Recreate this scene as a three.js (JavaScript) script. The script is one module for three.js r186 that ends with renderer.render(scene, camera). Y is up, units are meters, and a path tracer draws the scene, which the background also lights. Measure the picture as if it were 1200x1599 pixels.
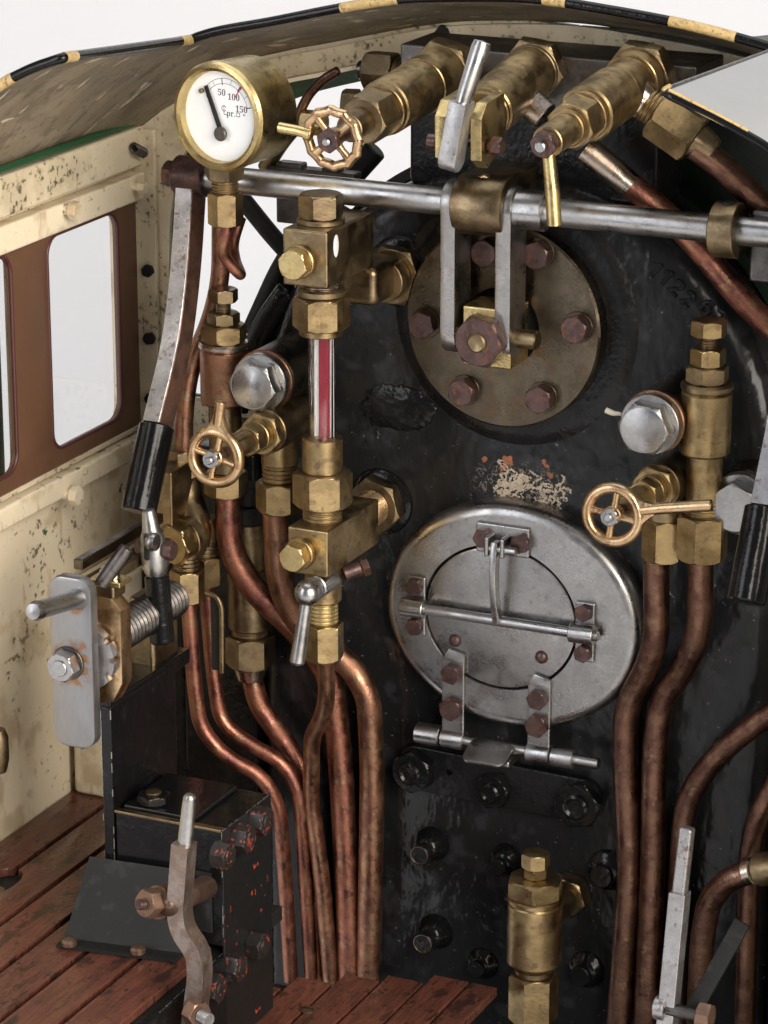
import * as THREE from 'three';
import { RoundedBoxGeometry } from 'three/addons/geometries/RoundedBoxGeometry.js';
import { RectAreaLightUniformsLib } from 'three/addons/lights/RectAreaLightUniformsLib.js';
import { mergeGeometries, toCreasedNormals } from 'three/addons/utils/BufferGeometryUtils.js';
import { FontLoader } from 'three/addons/loaders/FontLoader.js';
import { TextGeometry } from 'three/addons/geometries/TextGeometry.js';

// Everything below is modelled in millimetres; the last lines turn it into metres.
// x right, y up, z out of the boiler backhead towards the driver.
const MM = 0.001;
const scene = new THREE.Scene();
const camera = new THREE.PerspectiveCamera(18.17, 768 / 1024, 0.05, 30);
camera.position.set(502.4 * MM, 386.3 * MM, 1077.4 * MM);
camera.lookAt(0, 0, 0);
const renderer = new THREE.WebGLRenderer({ antialias: true });
renderer.setSize(768, 1024);
renderer.toneMapping = THREE.LinearToneMapping;
renderer.toneMappingExposure = 1.05;
renderer.shadowMap.enabled = true;
scene.background = new THREE.Color().setRGB(0.13, 0.13, 0.135);   // the pale walls of the photographer's room
RectAreaLightUniformsLib.init();
function softbox(w, h, intensity, pos, target, color = 0xffffff) {
  const l = new THREE.RectAreaLight(color, intensity, w, h);
  l.position.set(...pos); l.lookAt(...target); l.castShadow = true; scene.add(l); return l;
}
softbox(2.6, 2.6, 1.75, [-0.5, 2.1, -0.7], [-0.5, 0, -0.7]);             // overhead bank above the white sweep
softbox(1.3, 1.3, 10.5, [1.4, 0.62, 1.05], [0.05, 0, 0], 0xfff6ea);      // key softbox, right and above
softbox(0.6, 1.3, 3.8, [-0.75, 0.5, 1.35], [0, 0, 0], 0xf4f7ff);        // fill softbox, left

// ------------------------------------------------------------------ textures
let seed = 7;
const rnd = () => { seed = (seed * 1664525 + 1013904223) >>> 0; return seed / 4294967296; };
const perm = new Float32Array(65536); for (let i = 0; i < 65536; i++) perm[i] = rnd();
const lat = (x, y, p, s) => perm[((((x % p) + p) % p) * 131 + (((y % p) + p) % p) * 977 + s * 7919) & 65535];
function vn(u, v, p, s) {
  const x = u * p, y = v * p, xi = Math.floor(x), yi = Math.floor(y), fx = x - xi, fy = y - yi;
  const a = fx * fx * (3 - 2 * fx), b = fy * fy * (3 - 2 * fy);
  const l0 = lat(xi, yi, p, s), l1 = lat(xi + 1, yi, p, s), m0 = lat(xi, yi + 1, p, s), m1 = lat(xi + 1, yi + 1, p, s);
  return (l0 + (l1 - l0) * a) * (1 - b) + (m0 + (m1 - m0) * a) * b;
}
function fbm(u, v, p, s, o = 5) { let t = 0, a = 0.5, n = 0; for (let i = 0; i < o; i++) { t += a * vn(u, v, p, s + i); n += a; a *= 0.55; p *= 2; } return t / n; }
const st = (a, b, x) => { const t = Math.min(1, Math.max(0, (x - a) / (b - a))); return t * t * (3 - 2 * t); };
const mix = (a, b, t) => [a[0] + (b[0] - a[0]) * t, a[1] + (b[1] - a[1]) * t, a[2] + (b[2] - a[2]) * t];
const enc = c => Math.round(255 * Math.min(1, Math.max(0, c <= 0.0031308 ? 12.92 * c : 1.055 * Math.pow(c, 1 / 2.4) - 0.055)));
function colTex(n, fn, h = n) {
  const d = new Uint8Array(n * h * 4);
  for (let j = 0; j < h; j++) for (let i = 0; i < n; i++) { const c = fn(i / n, j / h), k = 4 * (j * n + i); d[k] = enc(c[0]); d[k + 1] = enc(c[1]); d[k + 2] = enc(c[2]); d[k + 3] = 255; }
  const t = new THREE.DataTexture(d, n, h); t.colorSpace = THREE.SRGBColorSpace; return fin(t);
}
function greyTex(n, fn) {
  const d = new Uint8Array(n * n * 4);
  for (let j = 0; j < n; j++) for (let i = 0; i < n; i++) { const c = Math.round(255 * Math.min(1, Math.max(0, fn(i / n, j / n)))), k = 4 * (j * n + i); d[k] = d[k + 1] = d[k + 2] = c; d[k + 3] = 255; }
  return fin(new THREE.DataTexture(d, n, n));
}
function fin(t) { t.magFilter = THREE.LinearFilter; t.minFilter = THREE.LinearMipmapLinearFilter; t.generateMipmaps = true; t.wrapS = t.wrapT = THREE.RepeatWrapping; t.needsUpdate = true; return t; }
const grain = greyTex(512, (u, v) => 0.55 * fbm(u, v, 16, 3, 5) + 0.45 * fbm(u, v, 90, 9, 3));
const lumps = greyTex(512, (u, v) => 0.7 * fbm(u, v, 9, 21, 4) + 0.3 * fbm(u, v, 60, 23, 3));
const brushed = greyTex(512, (u, v) => 0.5 * vn(u * 0.5, v, 256, 5) + 0.3 * fbm(u, v, 30, 6, 4) + 0.2 * fbm(u, v, 6, 8, 3));
const roughMapOf = (lo, hi, p, s) => greyTex(256, (u, v) => lo + (hi - lo) * st(0.3, 0.7, fbm(u, v, p, s, 5)));
const roughA = roughMapOf(0.62, 1, 8, 31), roughB = roughMapOf(0.45, 1, 6, 37);
function M(o) { const u = o.uv || 60; delete o.uv; const m = new (o.clearcoat || o.transmission || o.specularIntensity ? THREE.MeshPhysicalMaterial : THREE.MeshStandardMaterial)(o); m.userData.uv = u; return m; }
function blotch(a, b, c, s, p = 7, tb = [0.45, 0.62], tc = [0.6, 0.72]) {
  return colTex(512, (u, v) => {
    let k = mix(a, b, st(tb[0] - 0.08, tb[1] + 0.08, fbm(u, v, p, s)));
    k = mix(k, c, st(tc[0] - 0.02, tc[1] + 0.06, fbm(u, v, p * 2, s + 11)) * 0.75);
    const f = 0.86 + 0.28 * fbm(u, v, 70, s + 17, 3); return [k[0] * f, k[1] * f, k[2] * f];
  });
}
const metal = (map, r, o = {}) => M({ map, metalness: 1, roughness: r, roughnessMap: roughA, bumpMap: grain, bumpScale: 0.00009, ...o });
const brass = metal(blotch([0.37, 0.275, 0.14], [0.28, 0.203, 0.105], [0.18, 0.12, 0.072], 41, 11), 0.5);
const brassOld = metal(blotch([0.26, 0.198, 0.112], [0.175, 0.13, 0.077], [0.22, 0.135, 0.09], 53, 11), 0.52);
const brassBright = metal(blotch([0.55, 0.428, 0.205], [0.48, 0.366, 0.168], [0.38, 0.275, 0.125], 61, 9, [0.45, 0.75], [0.62, 0.85]), 0.42);
const gilt = metal(blotch([0.58, 0.41, 0.24], [0.46, 0.31, 0.17], [0.36, 0.19, 0.115], 67), 0.42);
const bronze = metal(blotch([0.14, 0.114, 0.08], [0.1, 0.08, 0.056], [0.14, 0.085, 0.048], 71, 6), 0.42);
const copper = metal(blotch([0.34, 0.145, 0.1], [0.2, 0.084, 0.07], [0.34, 0.2, 0.12], 83, 7, [0.42, 0.62], [0.54, 0.68]), 0.55, { bumpScale: 0.0002, uv: 36 });
const copperTan = metal(blotch([0.34, 0.178, 0.11], [0.22, 0.105, 0.078], [0.31, 0.22, 0.138], 89, 8, [0.45, 0.65], [0.52, 0.66]), 0.54, { bumpScale: 0.0002, uv: 40 });
const copperBrownShade = metal(blotch([0.19, 0.105, 0.073], [0.12, 0.062, 0.047], [0.21, 0.145, 0.095], 97, 8), 0.5, { bumpScale: 0.0002, uv: 40 });  // browner copper, darkened further so the colour carries the shade at right
const steel = metal(blotch([0.4, 0.395, 0.39], [0.34, 0.335, 0.33], [0.24, 0.21, 0.19], 101, 8, [0.4, 0.7], [0.66, 0.8]), 0.43, { bumpMap: brushed, bumpScale: 0.00002 });
const steelDoor = metal(blotch([0.37, 0.362, 0.355], [0.32, 0.313, 0.307], [0.23, 0.205, 0.185], 107, 9, [0.35, 0.75], [0.66, 0.85]), 0.42, { bumpMap: brushed, bumpScale: 0.00005 });
const steelDark = metal(blotch([0.13, 0.122, 0.115], [0.09, 0.083, 0.078], [0.08, 0.055, 0.042], 109, 9), 0.5);
const steelRusty = metal(blotch([0.4, 0.395, 0.4], [0.33, 0.32, 0.325], [0.15, 0.07, 0.04], 113, 9, [0.4, 0.7], [0.66, 0.74]), 0.46, { metalness: 0.85, uv: 32 });
const rustBar = metal(blotch([0.2, 0.125, 0.088], [0.13, 0.082, 0.06], [0.22, 0.12, 0.06], 127, 9), 0.5, { metalness: 0.7 });
const rustHead = metal(blotch([0.1, 0.06, 0.055], [0.06, 0.036, 0.034], [0.2, 0.075, 0.025], 131, 12), 0.45, { metalness: 0.6, uv: 40 });
const wornBar = metal(blotch([0.3, 0.25, 0.22], [0.21, 0.155, 0.125], [0.25, 0.15, 0.09], 139, 9), 0.45, { metalness: 0.8, uv: 40 });
const rustSide = metal(blotch([0.17, 0.1, 0.075], [0.1, 0.06, 0.05], [0.24, 0.13, 0.07], 129, 10), 0.5, { metalness: 0.6, uv: 50 });
const redHead = M({ map: blotch([0.02, 0.017, 0.016], [0.012, 0.011, 0.01], [0.36, 0.05, 0.025], 137, 9, [0.4, 0.6], [0.66, 0.69]), roughness: 0.42, bumpMap: grain, bumpScale: 0.0001, uv: 30 });
const specks = (base, spot, amount, s) => colTex(1024, (u, v) => {
  const f = 0.8 + 0.4 * fbm(u, v, 10, s); let k = [base[0] * f, base[1] * f, base[2] * f];
  const n = vn(u, v, 240, s + 5) * vn(u + 0.31, v + 0.17, 110, s + 9); k = mix(k, spot, st(amount, amount + 0.1, n) * 0.6);
  k = mix(k, [base[0] * 2.6, base[1] * 2.5, base[2] * 2.5], st(0.6, 0.8, fbm(u, v, 24, s + 13)) * 0.6); return k;
});
const blackPaint = M({ map: specks([0.008, 0.008, 0.0085], [0.3, 0.3, 0.3], 0.88, 151), roughness: 0.4, specularIntensity: 0.45, roughnessMap: roughB, bumpMap: lumps, bumpScale: 0.0005, uv: 90 });
const blackGloss = M({ map: specks([0.006, 0.006, 0.0065], [0.25, 0.25, 0.25], 0.86, 157), roughness: 0.17, specularIntensity: 0.55, bumpMap: lumps, bumpScale: 0.0002, uv: 80 });
const blackMatt = M({ map: specks([0.012, 0.0125, 0.012], [0.3, 0.3, 0.3], 0.86, 163), roughness: 0.55, specularIntensity: 0.6, bumpMap: grain, bumpScale: 0.0001, uv: 90 });
const redChip = M({ map: colTex(512, (u, v) => { const n = fbm(u * 2, v, 12, 171); let k = [0.011, 0.011, 0.011]; return mix(k, [0.4, 0.05, 0.02], st(0.77, 0.785, n)); }), roughness: 0.33, bumpMap: lumps, bumpScale: 0.0003, uv: 60 });
const cream = M({ map: colTex(1024, (u, v) => {
  let k = mix([0.8, 0.71, 0.54], [0.74, 0.64, 0.46], fbm(u, v, 5, 181));
  k = mix(k, [0.4, 0.29, 0.15], st(0.56, 0.76, fbm(u, v, 9, 191)) * 0.55);
  k = mix(k, [0.5, 0.36, 0.2], st(0.66, 0.8, fbm(u * 2, v * 0.4, 20, 195)) * 0.6); const d = fbm(u, v, 60, 193, 5), w = st(0.56, 0.74, fbm(u, v, 4, 197)); k = mix(k, [0.1, 0.08, 0.05], st(0.7 - 0.1 * w, 0.8 - 0.08 * w, d) * (0.2 + 0.7 * w));
  return mix(k, [0.03, 0.14, 0.05], st(0.83, 0.84, fbm(u, v, 14, 199)));
}), roughness: 0.5, bumpMap: grain, bumpScale: 0.00022, uv: 150 });
const creamDirty = M({ map: colTex(1024, (u, v) => {
  let k = mix([0.72, 0.64, 0.47], [0.6, 0.51, 0.36], fbm(u, v, 6, 211));
  const d = fbm(u, v, 60, 213, 5), w = st(0.44, 0.7, fbm(u, v, 5, 217)); k = mix(k, [0.4, 0.32, 0.2], w * 0.5); return mix(k, [0.1, 0.085, 0.055], st(0.66 - 0.14 * w, 0.82 - 0.08 * w, d) * (0.35 + 0.65 * w));
}), roughness: 0.55, bumpMap: grain, bumpScale: 0.0003, uv: 110 });
const soot = M({ map: colTex(1024, (u, v) => {
  let k = mix([0.25, 0.2, 0.135], [0.17, 0.135, 0.09], st(0.3, 0.65, fbm(u * 0.5, v, 8, 223)));
  k = mix(k, [0.11, 0.09, 0.062], st(0.5, 0.72, fbm(u, v * 2, 16, 227)) * 0.65); k = mix(k, [0.07, 0.06, 0.042], st(0.6, 0.72, fbm(u, v, 90, 229, 4)) * 0.5);
  return mix(k, [0.55, 0.46, 0.34], st(0.74, 0.78, fbm(u, v * 3, 16, 229)));
}), roughness: 0.6, bumpMap: grain, bumpScale: 0.0003, uv: 170 });
const brownPaint = M({ map: colTex(512, (u, v) => mix([0.135, 0.066, 0.036], [0.1, 0.05, 0.029], fbm(u, v, 6, 233))), roughness: 0.45, bumpMap: grain, bumpScale: 0.0001, uv: 100 });
const maroon = M({ color: new THREE.Color().setRGB(0.07, 0.022, 0.02), roughness: 0.4 });
const green = M({ map: colTex(256, (u, v) => mix([0.014, 0.075, 0.026], [0.01, 0.05, 0.02], fbm(u, v, 6, 239))), roughness: 0.35, bumpMap: grain, bumpScale: 0.0001, uv: 90 });
const darkGreen = M({ map: colTex(256, (u, v) => mix([0.008, 0.024, 0.012], [0.01, 0.013, 0.01], fbm(u, v, 6, 241))), roughness: 0.4, bumpMap: grain, bumpScale: 0.0002, uv: 90 });
const woodOf = (s, a, b) => M({ map: colTex(512, (u, v) => {
  const g = fbm(u * 3, v * 0.35, 14, s), g2 = vn(u * 4, v * 0.3, 60, s + 3); let k = mix(a, b, st(0.32, 0.68, 0.6 * g + 0.4 * g2));
  k = mix(k, [0.018, 0.013, 0.011], st(0.58, 0.72, fbm(u * 1.5, v * 0.7, 12, s + 7)) * 0.75);
  return mix(k, [0.02, 0.014, 0.012], st(0.68, 0.75, fbm(u, v * 0.5, 50, s + 9)) * 0.7);
}), roughness: 0.34, roughnessMap: roughB, bumpMap: grain, bumpScale: 0.0002, uv: 110 });
const woods = [woodOf(251, [0.13, 0.046, 0.03], [0.08, 0.03, 0.021]), woodOf(257, [0.13, 0.046, 0.03], [0.08, 0.03, 0.021]), woodOf(263, [0.145, 0.051, 0.033], [0.09, 0.033, 0.023])];
const roofPaint = M({ map: colTex(256, (u, v) => mix([0.34, 0.35, 0.36], [0.31, 0.32, 0.33], fbm(u, v, 8, 277))), roughness: 0.3, bumpMap: grain, bumpScale: 0.00005, uv: 100 });
const goldPaint = M({ map: blotch([0.5, 0.36, 0.16], [0.42, 0.29, 0.12], [0.1, 0.07, 0.035], 281, 20), roughness: 0.5, uv: 40 });
const whiteSweep = M({ color: new THREE.Color().setRGB(0.8, 0.8, 0.81), roughness: 0.9 });
const whitePaper = M({ color: new THREE.Color().setRGB(0.78, 0.79, 0.8), roughness: 0.5 });
const redStripe = M({ color: new THREE.Color().setRGB(0.3, 0.01, 0.03), roughness: 0.4 });
const glass = M({ color: 0xffffff, transmission: 1, roughness: 0.02, thickness: 0, ior: 1.5 });
const solder = metal(blotch([0.5, 0.44, 0.38], [0.38, 0.31, 0.26], [0.42, 0.29, 0.16], 283, 8), 0.36);
const string = M({ color: new THREE.Color().setRGB(0.5, 0.47, 0.38), roughness: 0.9 });

// ------------------------------------------------------------------ shapes (Y is the axis, base at y = 0)
const V = a => a.isVector3 ? a : new THREE.Vector3(...a);
const cr = (g, a = 0.6) => toCreasedNormals(g.index ? g.toNonIndexed() : g, a);
const H = (g, h) => { g.userData.h = h; return g; };
function lathe(pts, seg = 40, a = 0.5) { return H(cr(new THREE.LatheGeometry(pts.map(p => new THREE.Vector2(Math.max(p[0], 0.0001), p[1])), seg), a), Math.max(...pts.map(p => p[1]))); }
function cyl(r, h, c = 0.35, seg = 36) { c = Math.min(c, r * 0.4, h * 0.3); return lathe([[0, 0], [r - c, 0], [r, c], [r, h - c], [r - c, h], [0, h]], seg); }
function cone(r0, r1, h, c = 0.3) { return lathe([[0, 0], [r0 - c, 0], [r0, c], [r1, h - c], [r1 - c, h], [0, h]]); }
function thread(r, h, pitch = 1.4) { const p = [[0, 0]]; const n = Math.max(1, Math.round(h / pitch)); for (let i = 0; i < n; i++) { const y = h * i / n, d = h / n; p.push([r - pitch * 0.32, y], [r - pitch * 0.3, y + d * 0.12], [r, y + d * 0.45], [r, y + d * 0.6], [r - pitch * 0.3, y + d * 0.95]); } p.push([r - pitch * 0.32, h], [0, h]); return lathe(p, 32, 0.35); }
function prism(n, af, h, tw = 0, top = true, bot = true, k = 0.985) {   // chamfered hexagon (n = 6) as a turned nut
  const per = n === 6 ? 8 : 10, S = n * per, a = af / 2, ys = [0, 0.25, 0.6, 1.1, 1.7], lev = [];
  const hh = h / 2; for (const y of ys) if (y < hh) lev.push(y); for (const y of [...lev].reverse()) lev.push(h - y);
  const pos = [], idx = [];
  for (const y of lev) for (let i = 0; i < S; i++) {
    const t = i / S * Math.PI * 2, seg = Math.PI * 2 / n, q = ((t % seg) + seg) % seg - seg / 2; let r = a / Math.cos(q);
    if (bot) r = Math.min(r, a * k + y * 1.6); if (top) r = Math.min(r, a * k + (h - y) * 1.6);
    const w = t + tw; pos.push(r * Math.cos(w), y, r * Math.sin(w));
  }
  for (let j = 0; j < lev.length - 1; j++) for (let i = 0; i < S; i++) { const p = j * S + i, q = j * S + (i + 1) % S; idx.push(p, p + S, q, q, p + S, q + S); }
  const c0 = pos.length / 3; pos.push(0, 0, 0); pos.push(0, h, 0); const tp = (lev.length - 1) * S;
  for (let i = 0; i < S; i++) { idx.push(c0, i, (i + 1) % S); idx.push(c0 + 1, tp + (i + 1) % S, tp + i); }
  const g = new THREE.BufferGeometry(); g.setAttribute('position', new THREE.Float32BufferAttribute(pos, 3)); g.setIndex(idx);
  return H(cr(g, 0.32), h);
}
const hex = (af, h, tw = 0, top = true, bot = true) => prism(6, af, h, tw, top, bot);
const box = (w, h, d, r = 0.6) => { const g = new RoundedBoxGeometry(w, h, d, 2, Math.min(r, w / 2.1, h / 2.1, d / 2.1)); return H(g, h); };
function fillet(pts, rad) {
  const P = pts.map(V), out = [P[0].clone()];
  for (let i = 1; i < P.length - 1; i++) {
    const a = P[i - 1], b = P[i], c = P[i + 1], d0 = a.clone().sub(b), d1 = c.clone().sub(b), l = Math.min(rad, d0.length() * 0.48, d1.length() * 0.48);
    const s = b.clone().addScaledVector(d0.normalize(), l), e = b.clone().addScaledVector(d1.normalize(), l);
    for (let k = 0; k <= 8; k++) { const t = k / 8; out.push(s.clone().multiplyScalar((1 - t) * (1 - t)).addScaledVector(b, 2 * t * (1 - t)).addScaledVector(e, t * t)); }
  }
  out.push(P[P.length - 1].clone()); return out;
}
function tube(pts, r, rad = 14, seg = 20) {   // swept pipe with filleted bends and closed ends
  const path = fillet(pts, rad), dense = [];
  for (let i = 0; i < path.length - 1; i++) { const n = Math.max(1, Math.ceil(path[i].distanceTo(path[i + 1]) / 5)); for (let k = 0; k < n; k++) dense.push(path[i].clone().lerp(path[i + 1], k / n)); }
  dense.push(path[path.length - 1]);
  const rr = typeof r === 'function' ? r : () => r, pos = [], nor = [], idx = []; let up = new THREE.Vector3(0.3, 0.2, 1).normalize();
  dense.forEach((p, i) => {
    const t = (dense[i + 1] || p).clone().sub(dense[i - 1] || p).normalize();
    up = up.clone().addScaledVector(t, -up.dot(t)); if (up.lengthSq() < 1e-4) up = new THREE.Vector3(t.y, -t.x, 0.1).cross(t); up.normalize();
    const s = t.clone().cross(up), R = rr(i / (dense.length - 1));
    for (let k = 0; k < seg; k++) { const a = k / seg * Math.PI * 2, n = up.clone().multiplyScalar(Math.cos(a)).addScaledVector(s, Math.sin(a)); nor.push(n.x, n.y, n.z); pos.push(p.x + n.x * R, p.y + n.y * R, p.z + n.z * R); }
  });
  const L = dense.length;
  for (let j = 0; j < L - 1; j++) for (let k = 0; k < seg; k++) { const a = j * seg + k, b = j * seg + (k + 1) % seg; idx.push(a, b, a + seg, b, b + seg, a + seg); }
  for (const [j, f] of [[0, 1], [L - 1, 0]]) { const c = pos.length / 3; pos.push(dense[j].x, dense[j].y, dense[j].z); const t = dense[j].clone().sub(dense[j ? j - 1 : 1]).normalize(); nor.push(t.x, t.y, t.z); for (let k = 0; k < seg; k++) { const a = j * seg + k, b = j * seg + (k + 1) % seg; f ? idx.push(c, b, a) : idx.push(c, a, b); } }
  const g = new THREE.BufferGeometry(); g.setAttribute('position', new THREE.Float32BufferAttribute(pos, 3)); g.setAttribute('normal', new THREE.Float32BufferAttribute(nor, 3)); g.setIndex(idx); return g;
}
function plate(shape, th, bevel = 0.4, seg = 24) {   // extruded sheet in the xy plane, from z = 0 to z = th
  const g = new THREE.ExtrudeGeometry(shape, { depth: Math.max(0.01, th - 2 * bevel), bevelEnabled: bevel > 0, bevelThickness: bevel, bevelSize: bevel, bevelOffset: -bevel, bevelSegments: 2, curveSegments: seg });
  g.translate(0, 0, bevel); return H(cr(g, 0.5), th);
}
function shapeOf(pts, holes = []) { const s = new THREE.Shape(pts.map(p => new THREE.Vector2(p[0], p[1]))); for (const h of holes) s.holes.push(h.isPath || h.curves ? h : new THREE.Path(h.map(p => new THREE.Vector2(p[0], p[1])))); return s; }
function rrect(x0, y0, x1, y1, r, n = 6) { const o = []; for (const [cx, cy, a] of [[x1 - r, y1 - r, 0], [x0 + r, y1 - r, 90], [x0 + r, y0 + r, 180], [x1 - r, y0 + r, 270]]) for (let i = 0; i <= n; i++) { const t = (a + 90 * i / n) * Math.PI / 180; o.push([cx + r * Math.cos(t), cy + r * Math.sin(t)]); } return o; }
function ell(cx, cy, rx, ry, n = 64) { const o = []; for (let i = 0; i < n; i++) { const t = i / n * Math.PI * 2; o.push([cx + rx * Math.cos(t), cy + ry * Math.sin(t)]); } return o; }
function slab(rows, th, off) {   // curved sheet through rows of points, thickened along off
  const m = rows[0].length, n = rows.length, pos = [], idx = []; const o = V(off).normalize().multiplyScalar(th);
  for (let s = 0; s < 2; s++) for (const r of rows) for (const p of r) { const q = V(p); pos.push(q.x + o.x * s, q.y + o.y * s, q.z + o.z * s); }
  const id = (s, i, j) => s * n * m + i * m + j;
  for (let i = 0; i < n - 1; i++) for (let j = 0; j < m - 1; j++) for (let s = 0; s < 2; s++) { const a = id(s, i, j), b = id(s, i, j + 1), c = id(s, i + 1, j), d = id(s, i + 1, j + 1); s ? idx.push(a, b, c, b, d, c) : idx.push(a, c, b, b, c, d); }
  for (let i = 0; i < n - 1; i++) for (const j of [0, m - 1]) { const a = id(0, i, j), b = id(0, i + 1, j), c = id(1, i, j), d = id(1, i + 1, j); idx.push(a, b, c, b, d, c); }
  for (let j = 0; j < m - 1; j++) for (const i of [0, n - 1]) { const a = id(0, i, j), b = id(0, i, j + 1), c = id(1, i, j), d = id(1, i, j + 1); idx.push(a, c, b, b, c, d); }
  const g = new THREE.BufferGeometry(); g.setAttribute('position', new THREE.Float32BufferAttribute(pos, 3)); g.setIndex(idx); return cr(g, 0.4);
}
function sweepBar(path, wx, wd, ox = 0, rad = 20) {   // bar of rectangular section swept in the yz plane
  const fp = fillet(path, rad), X = new THREE.Vector3(1, 0, 0), pos = [], idx = [], n = fp.length, c = 0.35;
  fp.forEach((p, i) => { const t = (fp[i + 1] || p).clone().sub(fp[i - 1] || p).normalize(), s = t.clone().cross(X).normalize(); for (const [a, b] of [[1, 1 - c / wd], [1 - c / wx, 1], [-1 + c / wx, 1], [-1, 1 - c / wd], [-1, -1 + c / wd], [-1 + c / wx, -1], [1 - c / wx, -1], [1, -1 + c / wd]]) { const q = p.clone().addScaledVector(X, ox + a * wx / 2).addScaledVector(s, b * wd / 2); pos.push(q.x, q.y, q.z); } });
  for (let i = 0; i < n - 1; i++) for (let k = 0; k < 8; k++) { const a = i * 8 + k, b = i * 8 + (k + 1) % 8; idx.push(a, b, a + 8, b, b + 8, a + 8); }
  for (let k = 1; k < 7; k++) { idx.push(0, k + 1, k); const e = (n - 1) * 8; idx.push(e, e + k, e + k + 1); }
  const g = new THREE.BufferGeometry(); g.setAttribute('position', new THREE.Float32BufferAttribute(pos, 3)); g.setIndex(idx); return cr(g, 0.3);
}
// ------------------------------------------------------------------ things and parts
const names = {};
const num = n => { names[n] = (names[n] ?? -1) + 1; return names[n] ? n + '_' + String(names[n]).padStart(3, '0') : n; };
function thing(name, label, category, pos, group) { const g = new THREE.Group(); g.name = num(name); g.position.copy(V(pos)); g.userData = { label, category }; if (group) g.userData.group = group; scene.add(g); return g; }
function aim(o, dir, roll = 0) {
  if (!dir) return o; const d = dir === 'x' ? new THREE.Vector3(1, 0, 0) : dir === 'z' ? new THREE.Vector3(0, 0, 1) : dir === 'y' ? new THREE.Vector3(0, 1, 0) : V(dir).clone().normalize();
  o.quaternion.setFromUnitVectors(new THREE.Vector3(0, 1, 0), d); if (roll) o.rotateY(roll); return o;
}
function part(t, name, geo, mat, pos, dir, roll) {     // pos and dir in cab coordinates; dir = where the shape's own Y axis points
  const m = new THREE.Mesh(geo, mat); m.name = name; aim(m, dir, roll);
  t.updateWorldMatrix(true, false); const q = new THREE.Quaternion(); t.getWorldQuaternion(q).invert();
  m.position.copy(t.worldToLocal(V(pos || [0, 0, 0]).clone())); m.quaternion.premultiply(q); t.add(m); return m;
}
function whole(name, label, category, geo, mat, group) { const t = new THREE.Mesh(geo, mat); t.name = num(name); t.userData = { label, category }; if (group) t.userData.group = group; scene.add(t); return t; }
function stack(t, base, dir, list) {      // pieces threaded one after another along an axis
  const d = dir === 'y' ? new THREE.Vector3(0, 1, 0) : dir === 'z' ? new THREE.Vector3(0, 0, 1) : dir === 'x' ? new THREE.Vector3(1, 0, 0) : V(dir).clone().normalize();
  let s = 0; const out = [];
  for (const [name, geo, mat, gap = 0] of list) { s += gap; out.push(part(t, name, geo, mat, V(base).clone().addScaledVector(d, s), d)); s += geo.userData.h; }
  return out;
}
const sub = (a, b) => V(b).clone().sub(V(a));
const add = (a, b) => V(a).clone().add(V(b)).toArray();
const wpipe = (label, mat, r, pts, rad, o) => { const a = pts[0]; const t = thing(o?.name || 'copper_pipe', label, 'pipe', a, o?.group); part(t, 'tube', tube(pts.map(p => sub(a, p)), r, rad), mat, a); return t; };

// ================================================================== the setting
{
  const prof = [[0.001, 0], [1700, 0], [1900, 25], [2050, 90], [2170, 210], [2240, 380], [2260, 700], [2260, 1500]].map(p => new THREE.Vector2(p[0], p[1]));
  const g = mergeGeometries([new THREE.LatheGeometry(prof, 64, Math.PI * 0.6, Math.PI * 1.25), new THREE.LatheGeometry(prof.slice(0, 2), 32, -Math.PI * 0.15, Math.PI * 0.75)]); 
  const m = new THREE.Mesh(g, whiteSweep); m.name = 'studio_sweep'; m.position.set(0, -420, 0); m.userData = { kind: 'structure', label: 'plain white studio sweep behind and below the cab', category: 'backdrop' }; scene.add(m);
}
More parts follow.
